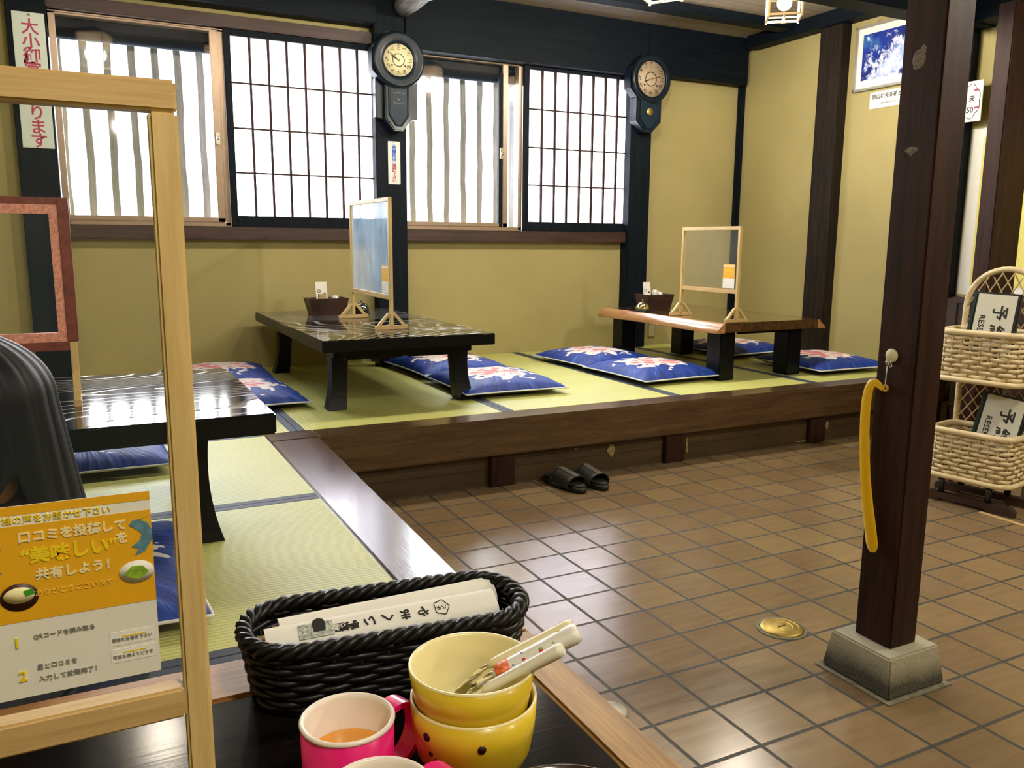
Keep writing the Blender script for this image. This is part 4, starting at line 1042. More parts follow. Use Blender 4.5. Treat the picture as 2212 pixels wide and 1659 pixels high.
M_IVORY = plain('ivory_plastic', (0.80, 0.78, 0.66), 0.35, coat=0.2)
cutlery('fork with a dotted white handle resting in the upper yellow bowl', (0.237, 0.540, 0.672), (0.243, 0.508, 0.7015), (0.303, 0.486, 0.7325), 0.0066, (M_WHITEPLASTIC, M_CHROME), M_DOTS, 'fork')
cutlery('spoon with a pale yellow handle behind the dotted fork', (0.236, 0.545, 0.676), (0.2445, 0.5195, 0.7025), (0.3045, 0.4970, 0.7330), 0.0046, (plain('pale_yellow_plastic', (0.82, 0.76, 0.45), 0.35), M_CHROME), None, 'spoon')
cutlery('plain ivory spoon nearest the viewer in the upper yellow bowl', (0.226, 0.522, 0.676), (0.232, 0.503, 0.6940), (0.282, 0.473, 0.7300), 0.0046, (M_IVORY, M_IVORY), None, 'spoon')
# dark bowl peeping in at the bottom edge
tag(MB().lathe([(0, 0), (0.030, 0), (0.031, 0.006), (0.050, 0.020), (0.060, 0.045), (0.0615, 0.058), (0.0595, 0.058), (0.056, 0.044), (0.046, 0.022), (0, 0.012)], 48, Matrix.Translation((0.228, 0.369, NT))).build('soup_bowl', plain('dark_red_lacquer', (0.022, 0.006, 0.005), 0.15, coat=0.3)), 'dark lacquer soup bowl cut off at the bottom edge', 'bowl')

# ------------------------------------------------------------------ on the tile floor
root = thing('floor_drain', 'round brass drain cap set in the tiles near the concrete block', 'drain', (1.587, 1.524, 0))
MB().lathe([(0, 0.0005), (0.058, 0.0005), (0.056, 0.004), (0.052, 0.007), (0, 0.007)], 36, Matrix.Translation((1.587, 1.524, 0))).build('drain_cap', M_BRASS, root, True)
m = MB(); 
for rr in (0.030, 0.045): m.lathe([(rr-0.0022, 0.0068), (rr, 0.0082), (rr+0.0022, 0.0068)], 36, Matrix.Translation((1.587, 1.524, 0)))
m.build('raised_rings', M_BRASS, root, True)
MB().box(1.574, 1.600, 1.5225, 1.5255, 0.007, 0.0078).build('slot', M_INK, root, True)
MB().lathe([(0.058, 0.0002), (0.068, 0.0002), (0.066, 0.0022), (0.058, 0.003)], 36, Matrix.Translation((1.587, 1.524, 0))).build('mortar_ring', bpy.data.materials['mortar'], root, True)
tag(MB().lathe([(0, 0), (0.040, 0), (0.040, 0.004), (0.037, 0.007), (0, 0.0072)], 36, Matrix.Translation((0.948, 1.388, 0))).build('floor_plug', plain('pale_steel', (0.62, 0.60, 0.50), 0.35, 0.4, var=0.1)), 'round pale cap on the floor beside the near table rim', 'floor cap')

def sandal(label, loc, rz):
    root = thing('sandal', label, 'sandal', loc, rz, 'black sandals by the platform')
    ol = []
    for k in range(40):
        a = 2*PI*k/40; y = 0.128*math.sin(a); w = 0.046+0.008*math.cos((y+0.06)/0.128*1.4) - (0.008 if y > 0.02 else 0)
        ol.append((w*math.copysign(abs(math.cos(a))**0.62, math.cos(a)), -y))
    m = MB(); m.prism(ol, 0, 0.028, 0.004, smooth=True); m.build('sole', plain('black_rubber', (0.010, 0.010, 0.010), 0.5), root)
    m = MB(); m.prism([(x*0.9, y*0.95) for x, y in ol], 0.028, 0.031, 0.001); m.build('insole', plain('dark_insole', (0.02, 0.019, 0.016), 0.7), root)
    m = MB()
    def strap(u, v):
        a = PI*u; y = -0.085+0.125*v; f = 0.052 if v < 0.5 else 0.050
        return (-f*math.cos(a), y+0.018*(1-math.sin(a))*(0.6 if v < 0.5 else -0.6), 0.014+(0.052+0.012*v)*math.sin(a)**0.8)
    m.grid(strap, 21, 9); o = m.build('strap', plain('worn_black_strap', (0.022, 0.021, 0.018), 0.4), root)
    md = o.modifiers.new('thickness', 'SOLIDIFY'); md.thickness = 0.003
    m = MB(); m.grid(lambda u, v: tuple(a+b for a, b in zip(strap(0.40+0.2*u, v), (0, 0, 0.0022))), 7, 9); o = m.build('centre_band', plain('greyish_band', (0.06, 0.055, 0.042), 0.5), root)
    md = o.modifiers.new('thickness', 'SOLIDIFY'); md.thickness = 0.002
    return root
s0 = sandal('left black open-toed sandal on the tiles below the edge beam', (1.728, 2.905, 0.0), 0.12)
again(s0, 'right black open-toed sandal on the tiles below the edge beam', (1.842, 2.900, 0.0), 0.02)
tag(MB().box(3.545, 3.595, YB-0.012, YB, 0.352, 0.470, 0.002).build('outlet_cover', plain('olive_cover', (0.46, 0.42, 0.24), 0.5)), 'narrow pale outlet cover on the wall under the slab table', 'outlet')

# ------------------------------------------------------------------ octagonal wall clocks
M_CLOCK = wood('black_clock_case', (0.002, 0.006, 0.011), (0.008, 0.016, 0.025), 2, 9, 0.32, coat=0.05, spec=0.22)  # blue in the black imitates flare haze over the cases
def clock(label, cx, cz, R, y_front, dial_r, box, hands, scroll, dialmat, pend):
    """octagon case with round bezel and dial, pendulum box below"""
    root = thing('wall_clock', label, 'clock', (cx, y_front, cz), 0, 'octagonal pendulum clocks')
    F = frame((0, 0, 0), (1, 0, 0), (0, 0, 1)); dep = 0.095
    oc = [(R*1.04*math.cos(math.radians(22.5+45*k)), R*1.04*math.sin(math.radians(22.5+45*k))) for k in range(8)]
    MB().prism(oc, -dep, 0, 0.012, M=F).build('case', M_CLOCK, root)
    MB().lathe([(R*0.98, 0.0), (R*0.95, 0.014), (R*0.86, 0.020), (R*0.78, 0.012), (R*0.72, 0.016), (dial_r*1.08, 0.004), (dial_r*1.0, 0.002), (dial_r*1.0, 0), (R*0.98, 0)], 48, F, closed=True).build('bezel_ring', M_CLOCK, root)
    d = MB().lathe([(0, 0.0005), (dial_r*1.02, 0.0005), (dial_r*1.02, 0.002), (0, 0.002)], 40, F).build('dial', dialmat, root)
    m = MB()
    for k, ch in enumerate('一二三四五六七八九十'): pass
    nums = ['十二', '一', '二', '三', '四', '五', '六', '七', '八', '九', '十', '十一']
    for k, ch in enumerate(nums):
        a = math.radians(90-30*k); q = dial_r*0.80
        if len(ch) == 1: glyphs(m, ch, dial_r*0.27, F @ Matrix.Translation((q*math.cos(a), q*math.sin(a), 0.0021)), bold=0.0004)
        else:
            for j, c2 in enumerate(ch): glyphs(m, c2, dial_r*0.20, F @ Matrix.Translation((q*math.cos(a), q*math.sin(a)+dial_r*(0.09-0.18*j), 0.0021)), bold=0.0004)
    m.lathe([(dial_r*0.36, 0.0021), (dial_r*0.41, 0.0021), (dial_r*0.41, 0.0026), (dial_r*0.36, 0.0026)], 40, F, closed=True)
    for sx in (-1, 1): m.lathe([(0, 0.0021), (dial_r*0.06, 0.0021), (dial_r*0.06, 0.003), (0, 0.003)], 14, F @ Matrix.Translation((sx*dial_r*0.44, -dial_r*0.34, 0)))
    m.build('numerals', M_INK, d)
    for nm, ang, ln, w in hands:
        a = math.radians(90-ang); T0 = F @ Matrix.Rotation(a, 4, 'Z')
        MB().prism([(-dial_r*0.10, -w*0.6), (ln*0.75, -w), (ln, 0), (ln*0.75, w), (-dial_r*0.10, w*0.6)], 0.0035, 0.0045, M=T0).build(nm, M_INK, root)
    MB().lathe([(0, 0.003), (dial_r*0.07, 0.003), (dial_r*0.07, 0.007), (0, 0.008)], 16, F).build('hand_boss', M_BRASS, root)
    # pendulum box
    w, zt, zs, zb, dp = box     # half width, top z, shoulder z, point z, depth
    hexo = [(-w, zs), (-w*0.30, zb), (w*0.30, zb), (w, zs), (w, zt), (-w, zt)]
    b = MB().prism(hexo, -dep, -0.006, 0.006, M=F).build('pendulum_box', M_CLOCK, root)
    k = 0.70; inn = [(x*k, (z-zt)*0.84+zt-0.012) for x, z in hexo]
    m = MB(); m.tube([(x, z, -0.003) for x, z in inn], 0.0055, 8, True, M=F); m.build('window_moulding', M_CLOCK, b)
    MB().prism([(x*0.96, z) for x, z in inn], -0.006, -0.0045, M=F).build('window_glass', plain('clock_glass_%d' % len(label), (0.006, 0.020, 0.036), 0.4, spec=0.2), b)
    if scroll:
        m = MB()
        for q, (zz, amp, hw) in enumerate(((zt-0.062, 0.006, 0.036), (zt-0.088, 0.004, 0.010), (zt-0.108, 0.008, 0.034))):
            m.tube([(-hw+2*hw*i/30, zz+amp*math.sin(i*1.5)*math.cos(i*0.7)+0.007*math.cos((i/30-0.5)*PI)*(1 if q == 0 else -1), -0.0035) for i in range(31)], 0.0016, 6, M=F)
        m.build('gilt_scrollwork', plain('faded_gilt', (0.22, 0.24, 0.22), 0.5), b)
        for sx in (-1, 1):
            m = MB(); m.prism([(sx*w*1.02, zt-0.005), (sx*(w+0.045), zt+0.02), (sx*(w+0.045), zs+0.005), (sx*w*1.02, zs-0.005)][::sx], -dep, -0.04, 0.003, M=F); m.build('side_wing', M_CLOCK, b)
    if pend:
        z = (zt+zs)/2-0.012
        MB().lathe([(0, -0.004), (0.026, -0.004), (0.024, 0.0), (0.018, -0.001), (0.012, 0.001), (0, 0.003)], 28, F @ Matrix.Translation((0.004, z, 0))).build('pendulum', M_BRASS, root)
    return root
clock('black octagonal wall clock on the pillar between the windows', 1.634, 2.022, 0.158, 4.675, 0.088, (0.080, -0.12, -0.315, -0.385, 0.07),
      (('hour_hand', 296, 0.052, 0.0035), ('minute_hand', 305, 0.072, 0.0022)), True, plain('cream_dial', (0.66, 0.60, 0.36), 0.55, var=0.06), False)
clock('black octagonal wall clock nearer the corner, with a brass pendulum', 3.372, 2.076, 0.158, 4.675, 0.113, (0.100, -0.12, -0.265, -0.335, 0.07),
      (('hour_hand', 250, 0.060, 0.0040), ('minute_hand', 74, 0.088, 0.0024)), False, plain('brownish_dial', (0.40, 0.31, 0.20), 0.55, var=0.10), True)

# ------------------------------------------------------------------ signs on the pillars
root = thing('hanging_sign', 'tall white sign with crimson brush characters on the left pillar', 'sign', (-0.18, 4.765, 1.45))
F = frame((-0.181, 4.7665, 1.762), (1, 0, 0), (0, 0, 1))
MB().box(-0.068, 0.068, -0.312, 0.312, 0, 0.004, 0.001, F).build('sign_board', plain('pale_green_white', (0.60, 0.68, 0.62), 0.35, coat=0.2), root, True)
m = MB()
for i, ch in enumerate('大小御宴会承ります'): glyphs(m, ch, 0.076, F @ Matrix.Translation((0.004, 0.242-0.0655*i, 0.0042)), bold=0.0012)
m.build('crimson_lettering', M_REDINK, root, True)
MB().ball((-0.176, 4.760, 2.062), 0.006, 0.004, 0.006, 12, 8).build('fixing_screw', M_CHROME, root, True)
root = thing('notice_strip', 'narrow white notice with blue and crimson characters under the first clock', 'sign', (1.628, 4.757, 1.345))
F = frame((1.628, 4.7595, 1.466), (1, 0, 0), (0, 0, 1))
MB().prism(rrect(0.037, 0.121, 0.004, 4), 0, 0.0015, M=F).build('notice_paper', plain('notice_white', (0.66, 0.70, 0.66), 0.5), root, True)
m = MB()
for i, ch in enumerate('携帯電話はご'): glyphs(m, ch, 0.0235, F @ Matrix.Translation((0, 0.103-0.0205*i, 0.0016)), sx=1.18, bold=0.0007)
m.build('blue_lettering', M_BLUEINK, root, True)
m = MB()
for i, ch in enumerate('遠慮下さい'): glyphs(m, ch, 0.0235, F @ Matrix.Translation((0, 0.103-0.0205*(i+6), 0.0016)), sx=1.18, bold=0.0007)
m.build('crimson_lettering', M_REDINK, root, True)

# ------------------------------------------------------------------ right wall: picture, caption, price card, poster
def make_blossom():
    m, nt, bs = nodes('blossom_photograph')
    v = coords(nt)
    n1 = noise(nt, v, 4.2, 2, 0.5, 0.3); n2 = noise(nt, v, 26, 3, 0.6, 0.8); n3 = noise(nt, v, 7, 2)
    sep = nt.nodes.new('ShaderNodeSeparateXYZ'); L(nt, v, sep.inputs[0])
    # a diagonal cluster across the print
    dg = mth(nt, 'ABSOLUTE', mth(nt, 'ADD', mth(nt, 'MULTIPLY', sep.outputs[1], 0.62), mth(nt, 'MULTIPLY', sep.outputs[2], 0.9)))
    mask = mth(nt, 'SUBTRACT', mth(nt, 'ADD', mth(nt, 'MULTIPLY', n1, 0.85), mth(nt, 'MULTIPLY', n2, 0.42)), mth(nt, 'MULTIPLY', dg, 1.5))
    fl = ramp(nt, mask, [(0.475, (0, 0, 0)), (0.53, (1, 1, 1))])
    bg = ramp(nt, n3, [(0.35, (0.004, 0.012, 0.13)), (0.55, (0.010, 0.035, 0.30)), (0.75, (0.05, 0.17, 0.42))])
    wh = ramp(nt, n2, [(0.38, (0.30, 0.40, 0.75)), (0.58, (0.72, 0.76, 0.95))])
    L(nt, mixc(nt, fl, bg, wh), bs.inputs['Base Color']); bs.inputs['Roughness'].default_value = 0.35
    return m
def wallbox(name, mat, parent, ya, yb, z0, z1, d0, d1, bevel=0.0):
    return MB().box(XR-d1, XR-d0, min(ya, yb), max(ya, yb), z0, z1, bevel).build(name, mat, parent, True)
root = thing('framed_picture', 'framed photograph of white blossoms on deep blue, high on the right wall', 'picture', (XR, 3.56, 2.12))
ya, yb, z0, z1 = 3.83, 3.33, 1.940, 2.318
m = MB(); f = 0.014
for q in ((ya-f, ya, z0, z1), (yb, yb+f, z0, z1), (yb, ya, z0, z0+f), (yb, ya, z1-f, z1)): m.box(XR-0.024, XR, q[0], q[1], q[2], q[3], 0.002)
m.build('picture_frame', plain('silver_frame', (0.42, 0.40, 0.33), 0.35, 0.5), root, True)
wallbox('mount_board', plain('mount_white', (0.80, 0.80, 0.74), 0.8), root, yb+f, ya-f, z0+f, z1-f, 0.004, 0.010)
wallbox('blossom_print', make_blossom(), root, yb+0.055, ya-0.052, z0+0.060, z1-0.052, 0.0105, 0.012)
m = MB(); m.tube([(XR-0.02, 3.70, z1-0.01), (XR-0.006, 3.58, z1+0.10), (XR-0.02, 3.46, z1-0.01)], 0.0012, 6); m.build('hanging_wire', M_GREYINK, root, True)
root = thing('caption_card', 'small white caption card under the blossom picture', 'card', (XR, 3.6, 1.87))
wallbox('paper', M_PAPER, root, 3.44, 3.705, 1.826, 1.922, 0.0, 0.004)
F = frame((XR-0.0045, 3.57, 1.874), (0, -1, 0), (0, 0, 1))
m = MB(); glyphs(m, '里山に見る花と鳥', 0.030, F @ Matrix.Translation((0.0, 0.018, 0)), bold=0.0006); glyphs(m, '季節の写真をお楽しみ下さい', 0.010, F @ Matrix.Translation((0.01, -0.022, 0)))
m.build('handwritten_caption', M_INK, root, True)
root = thing('price_card', 'white card with a cloud outline and red marks beside the free-standing post', 'card', (XR, 3.04, 1.77))
wallbox('paper', M_PAPER, root, 2.934, 3.074, 1.665, 1.872, 0.0605, 0.0655)
F = frame((XR-0.0658, 3.004, 1.769), (0, -1, 0), (0, 0, 1)); m = MB()
pts = []
for k in range(72):
    a = 2*PI*k/72; rr = 1+0.13*abs(math.sin(3.5*a)); pts.append((0.054*rr*math.cos(a), 0.080*rr*math.sin(a), 0.0))
m.tube(pts, 0.0016, 6, True, M=F); glyphs(m, '天', 0.032, F @ Matrix.Translation((0.012, 0.012, 0)), bold=0.001); glyphs(m, '50', 0.040, F @ Matrix.Translation((0.005, -0.045, 0)), bold=0.001)
m.build('black_outline', M_INK, root, True)
m = MB(); m.box(0.02, 0.045, 0.050, 0.060, 0, 0.0005, M=F); m.box(0.030, 0.055, -0.040, -0.030, 0, 0.0005, M=F); m.build('red_marks', M_REDINK, root, True)
root = thing('wall_poster', 'yellow poster with a white border on the right wall', 'poster', (XR, 2.7, 1.2))
wallbox('poster_paper', M_PAPER, root, 2.22, 3.018, 0.75, 1.635, 0.0, 0.002)
wallbox('yellow_ground', plain('poster_yellow', (0.72, 0.66, 0.16), 0.5, var=0.05), root, 2.28, 2.945, 0.80, 1.585, 0.002, 0.003)
F = frame((XR-0.0035, 2.46, 1.30), (0, -1, 0), (0, 0, 1)); m = MB()
for i, ch in enumerate('お品書'): m.tube([(-0.03, 0.16-0.12*i, 0), (0.0, 0.13-0.12*i, 0), (0.01, 0.09-0.12*i, 0)], 0.010, 6, M=F, flat=0.2)
m.build('grey_lettering', M_GREYINK, root, True)

# ------------------------------------------------------------------ hanging lanterns (the platform row, plus unseen ones added for light)
M_LIT = plain('lit_bulb_glass', (1, 0.92, 0.75), 0.5, emit=(1.0, 0.86, 0.62), es=22.0)
M_LANWOOD = plain('pale_lantern_wood', (0.62, 0.44, 0.22), 0.5, var=0.1)
M_LANSHADE = bpy.data.materials.new('lantern_paper'); M_LANSHADE.use_nodes = True
_nt = M_LANSHADE.node_tree; _tl = _nt.nodes.new('ShaderNodeBsdfTranslucent'); _tl.inputs[0].default_value = (0.9, 0.82, 0.68, 1)
_nt.links.new(_tl.outputs[0], _nt.nodes['Material Output'].inputs[0])
def lantern(label, x, y, z, power, rz):
    z -= 0.0
    root = thing('hanging_lantern', label, 'lantern', (x, y, z), rz, 'hanging lanterns')
    h = 0.080; m = MB()
    for sx in (-1, 1):
        for sy in (-1, 1): m.box(sx*h-0.005, sx*h+0.005, sy*h-0.005, sy*h+0.005, 0.018, 0.23, 0.001)
    for zz in (0.030, 0.225):
        for s in (-1, 1): m.box(-h, h, s*h-0.004, s*h+0.004, zz-0.005, zz+0.005); m.box(s*h-0.004, s*h+0.004, -h, h, zz-0.005, zz+0.005)
    m.build('lantern_frame', M_LANWOOD, root)
    m = MB()
    for s in (-1, 1): m.box(-h, h, s*h-0.0006, s*h+0.0006, 0.13, 0.225); m.box(s*h-0.0006, s*h+0.0006, -h, h, 0.13, 0.225)
    m.build('paper_shade', M_LANSHADE, root)
    m = MB(); m.box(-h, h, -0.004, 0.004, 0.028, 0.034); m.box(-0.004, 0.004, -h, h, 0.028, 0.034); m.lathe([(0, 0), (0.010, 0.003), (0.004, 0.014), (0.006, 0.022), (0.006, 0.03), (0, 0.03)], 16); m.build('finial', M_LANWOOD, root)
    m = MB(); m.hexa([(-h-0.02, -h-0.02, 0.23), (h+0.02, -h-0.02, 0.23), (h+0.02, h+0.02, 0.23), (-h-0.02, h+0.02, 0.23)], [(-0.02, -0.02, 0.27), (0.02, -0.02, 0.27), (0.02, 0.02, 0.27), (-0.02, 0.02, 0.27)]); m.build('lantern_cap', M_BLACKWOOD, root)
    MB().tube([(0, 0, 0.27), (0, 0, CEIL-z)], 0.004, 8).build('hanging_rod', M_BLACK, root)
    MB().ball((0, 0, 0.10), 0.036, u=20, v=14).build('bulb', M_LIT, root)
    MB().cyl((0, 0, 0.135), 0.014, 0.115, 16).build('lamp_holder', M_BLACK, root)
    l = bpy.data.lights.new('lantern_light', 'POINT'); l.energy = power; l.color = (1.0, 0.91, 0.77); l.shadow_soft_size = 0.06
    lo = bpy.data.objects.new('lantern_light', l); lo.location = (0, 0, 0.10); lo.parent = root; C.objects.link(lo)
    return root
lantern('glowing square lantern hanging above the brown slab table', 3.243, 3.372, 2.122, LP := 42.0, 0.9)
lantern('lantern peeping in at the top edge over the cushions left of the slab table', 2.470, 3.372, 2.122, LP, 0.6)
for lab, x, y, k in (('lantern above the gap beside the blue-screen table', 1.69, 3.372, 0.65), ('lantern above the black table with the blue screen', 0.91, 3.372, 0.35), ('lantern above the cushions left of the blue-screen table', 0.13, 3.372, 0.35),
                     ('added unseen lantern lighting the aisle on the right', 3.05, 0.75, 2.7), ('added unseen lantern lighting the aisle behind the viewer', 1.9, -0.9, 0.8), ('added unseen lantern lighting the near table', 0.40, -0.40, 1.6)):  # these three are out of view, added to brighten aisle and near table
    lantern(lab, x, y, 2.105, LP*k, 0.4)

# ------------------------------------------------------------------ two-tier rattan rack with reserved signs
root = thing('rattan_rack', 'two-tier rattan basket rack with an arched back beside the free-standing post', 'basket rack', (3.105, 2.02, 0), math.radians(10))
hx, hy = 0.100, 0.152
outl = rrect(hx, hy, 0.055, 8)
def rattan_basket(z0, z1):
    bk = MB(); bk.prism([(x*0.97, y*0.97) for x, y in outl], z0+0.004, z0+0.010); b = bk.build('basket', M_RATTAN_DK, root)
    T0 = Matrix.Translation((0, 0, 0))
    n = 26*4; base = resample(outl, n)
    m = MB(); rows = 9
    for j in range(rows):
        z = z0+0.018+(z1-z0-0.036)*(j+0.5)/rows; pts = []
        for i, (x, y, nx_, ny_) in enumerate(base):
            w = 0.0036*math.sin(2*PI*i/8+PI*j)
            pts.append((x*0.985+nx_*w, y*0.985+ny_*w, z+0.0016*math.sin(i*0.7+j*1.7)))
        m.tube(pts, 0.0072, 6, True, flat=0.55, up=(0, 0, 1))
    m.build('weave', M_RATTAN, b)
    m = MB()
    for i in range(0, n, 4):
        x, y, _, _ = base[(i+2) % n]; m.tube([(x*0.985, y*0.985, z0+0.01), (x*0.985, y*0.985, z1-0.005)], 0.0035, 6)
    m.build('stakes', M_RATTAN_DK, b)
    for nm, z, k, r in (('top_rim', z1-0.006, 1.0, 0.0125), ('bottom_rim', z0+0.010, 1.05, 0.0105)):
        m = MB(); m.tube([(x*k, y*k, z) for x, y, _, _ in resample(outl, 72)], r, 10, True); m.build(nm, M_RATTAN, b)
rattan_basket(0.098, 0.297); rattan_basket(0.490, 0.690)
m = MB(); bx_ = 0.104
arc = [(bx_, -0.145, 0.03), (bx_, -0.145, 0.40), (bx_, -0.148, 0.72)] + [(bx_+0.006, -0.150*math.cos(PI*k/20), 0.775+0.150*math.sin(PI*k/20)) for k in range(21)] + [(bx_, 0.148, 0.72), (bx_, 0.145, 0.40), (bx_, 0.145, 0.03)]
m.tube(arc, 0.0115, 10); m.build('arched_back_frame', M_RATTAN, root)
for zc, zr in ((0.69, 0.775), (0.30, 0.47)):
    m = MB()
    for k in range(-5, 6):
        for s in (-1, 1):
            y0_ = k*0.042; pts = []
            for q in range(14):
                t = q/13; y = y0_+s*(t-0.5)*0.13; z = zc+(0.22 if zc > 0.5 else 0.18)*t
                lim = 0.775+math.sqrt(max(0, 0.150**2-y*y))-0.008 if zc > 0.5 else 0.485
                if abs(y) < 0.142 and z < lim: pts.append((bx_+0.004*s, y, z))
            if len(pts) > 2: m.tube(pts, 0.0027, 6)
    m.build('lattice', M_RATTAN_DK, root)
for xx in (-0.085, 0.085):
    f = MB(); f.prism([(-0.19, 0.0), (-0.19, 0.022), (-0.175, 0.036), (0.175, 0.036), (0.19, 0.022), (0.19, 0.0), (0.10, 0.0), (0.085, 0.012), (-0.085, 0.012), (-0.10, 0.0)], -0.016, 0.016, M=frame((xx, 0, 0), (0, 1, 0), (0, 0, 1)))
    fo = f.build('foot_board', M_DARKBROWN_Y, root)
    for yy in (-0.09, 0.09): MB().cyl((xx, yy, 0.034), 0.012, 0.07, 12).build('peg', M_BLACK, fo)
def reserved(label, lx, ly, z, tilt, roll):
    o = thing('reserved_sign', label, 'sign', (0, 0, 0), 0, 'reserved signs in the rattan rack')
    o.matrix_world = root_M @ Matrix.Translation((lx, ly, z)) @ Matrix.Rotation(roll, 4, 'X') @ Matrix.Rotation(tilt, 4, 'Y')
    w, h = 0.080, 0.240
    MB().box(0.0, 0.022, -w, w, 0, h, 0.003).build('sign_case', M_BLACK, o)
    MB().box(0.004, 0.040, w, w+0.016, 0, h, 0.003).build('side_spine', plain('dark_teal', (0.008, 0.035, 0.034), 0.35), o)['label'] = 'dark teal spine'
    MB().box(-0.0008, 0.0, -w+0.012, w-0.006, 0.008, h-0.008).build('white_face', plain('sign_face', (0.62, 0.62, 0.52), 0.5), o)
    F = frame((-0.0010, 0, 0), (0, 0, -1), (0, -1, 0)); m = MB()
    for i, ch in enumerate('予約席'): glyphs(m, ch, 0.060, F @ Matrix.Translation((-0.163+0.076*i, 0.012, 0)), bold=0.0014)
    glyphs(m, 'RESERVED', 0.030, F @ Matrix.Translation((-0.150, -0.046, 0)), align='LEFT', bold=0.0006, space=1.06)
    m.build('black_lettering', M_INK, o)
    return o
root_M = Matrix.Translation((3.105, 2.02, 0)) @ Matrix.Rotation(math.radians(10), 4, 'Z')
reserved('reserved sign turned on its side in the upper rattan basket', -0.035, -0.010, 0.601, 0.16, 0.03)
reserved('reserved sign turned on its side in the lower rattan basket', -0.030, -0.060, 0.208, 0.20, 0.10)
tag(MB().box(2.985, 3.003, 1.60, 1.915, 0.0, 0.006, 0.001).build('wood_strip', M_PINE_Y), 'pale wooden strip on the tiles in front of the rattan rack', 'strip')

# ------------------------------------------------------------------ the person kneeling beyond the near screen
def skinned(verts, edges, radii, sub=2):
    me = bpy.data.meshes.new('skeleton'); me.from_pydata(verts, edges, []); o = bpy.data.objects.new('skeleton', me); C.objects.link(o)
    md = o.modifiers.new('skin', 'SKIN'); md.use_smooth_shade = True
    for i, r in enumerate(radii): me.skin_vertices[0].data[i].radius = (r, r) if not isinstance(r, tuple) else r
    me.skin_vertices[0].data[0].use_root = True
    o.modifiers.new('sub', 'SUBSURF').levels = sub
    dg = bpy.context.evaluated_depsgraph_get(); dg.update()
    out = bpy.data.meshes.new_from_object(o.evaluated_get(dg)); bpy.data.objects.remove(o)
    t = bmesh.new(); t.from_mesh(out); bpy.data.meshes.remove(out)
    for f in t.faces: f.smooth = True
    return t
def fuse(o, voxel):
    md = o.modifiers.new('fuse', 'REMESH'); md.mode = 'VOXEL'; md.voxel_size = voxel; md.use_smooth_shade = True
    s = o.modifiers.new('soften', 'SMOOTH'); s.iterations = 3; s.factor = 0.5
    dg = bpy.context.evaluated_depsgraph_get(); dg.update()
    me = bpy.data.meshes.new_from_object(o.evaluated_get(dg)); mats = list(o.data.materials); o.modifiers.clear(); o.data = me
    me.materials.clear()
    for m in mats: me.materials.append(m)
    return o
px, py = -0.150, 1.125
person = thing('person', 'person with long black hair kneeling beyond the near screen, head bowed over the table', 'person', (px, py, TZ))
M_SKIN = plain('skin', (0.50, 0.26, 0.17), 0.5, var=0.06, vs=18)
M_HAIR = plain('black_hair', (0.003, 0.0035, 0.0055), 0.5, spec=0.16)
W = lambda x, y, z: (px+x, py+y, z)
V = [W(0, 0.05, 0.412), W(0, 0.045, 0.50), W(0, 0.015, 0.605), W(0, -0.015, 0.680), W(0, -0.038, 0.715), W(0, -0.055, 0.745)]
R = [(0.105, 0.095), (0.088, 0.080), (0.100, 0.078), (0.058, 0.050), 0.036, 0.036]; E_ = [(0, 1), (1, 2), (2, 3), (3, 4), (4, 5)]
def limb(start, pts, rad):
    i0 = start
    for p, r in zip(pts, rad): V.append(W(*p)); R.append(r); E_.append((i0, len(V)-1)); i0 = len(V)-1
    return i0
hands = []
for s in (-1, 1):
    hands.append(limb(3, [(s*0.100, 0.010, 0.652), (s*0.150, -0.020, 0.560), (s*0.158, -0.045, 0.490), (s*0.105, -0.120, 0.452), (s*0.058, -0.165, 0.432)], [0.044, 0.036, 0.031, 0.026, 0.0205]))
    limb(0, [(s*0.075, 0.02, 0.385), (s*0.100, -0.13, 0.375), (s*0.105, -0.215, 0.362), (s*0.098, -0.10, 0.345), (s*0.088, 0.10, 0.342), (s*0.080, 0.185, 0.332)], [0.078, 0.066, 0.050, 0.032, 0.030, 0.026])
body = MB()
body.merge(skinned(V, E_, R))
for s in (-1, 1):        # hands resting in the lap: palm, four bent fingers, thumb
    wx, wy, wz = s*0.058, -0.165, 0.432
    hv = [W(wx, wy, wz), W(wx-s*0.016, wy-0.026, wz-0.006), W(wx-s*0.028, wy-0.046, wz-0.012)]
    body.merge(skinned(hv, [(0, 1), (1, 2)], [0.0185, (0.030, 0.016), (0.031, 0.014)]))
    for k in range(4):
        o_ = (k-1.5)*0.0190; ln = [0.86, 1.0, 0.95, 0.74][k]
        b0 = (wx-s*0.026+o_*0.85*s, wy-0.044+o_*-0.45, wz-0.012)
        dx, dy = -s*0.012, -0.026
        fv = [W(b0[0], b0[1], b0[2]), W(b0[0]+dx*ln, b0[1]+dy*ln, b0[2]-0.004), W(b0[0]+dx*1.7*ln, b0[1]+dy*1.7*ln, b0[2]-0.016), W(b0[0]+dx*2.0*ln, b0[1]+dy*2.0*ln, b0[2]-0.028)]
        body.merge(skinned(fv, [(0, 1), (1, 2), (2, 3)], [0.0078, 0.0072, 0.0066, 0.0058]))
    tv = [W(wx-s*0.010, wy-0.018, wz-0.002), W(wx-s*0.034, wy-0.022, wz+0.004), W(wx-s*0.050, wy-0.036, wz+0.002)]
    body.merge(skinned(tv, [(0, 1), (1, 2)], [0.0105, 0.0095, 0.0075]))
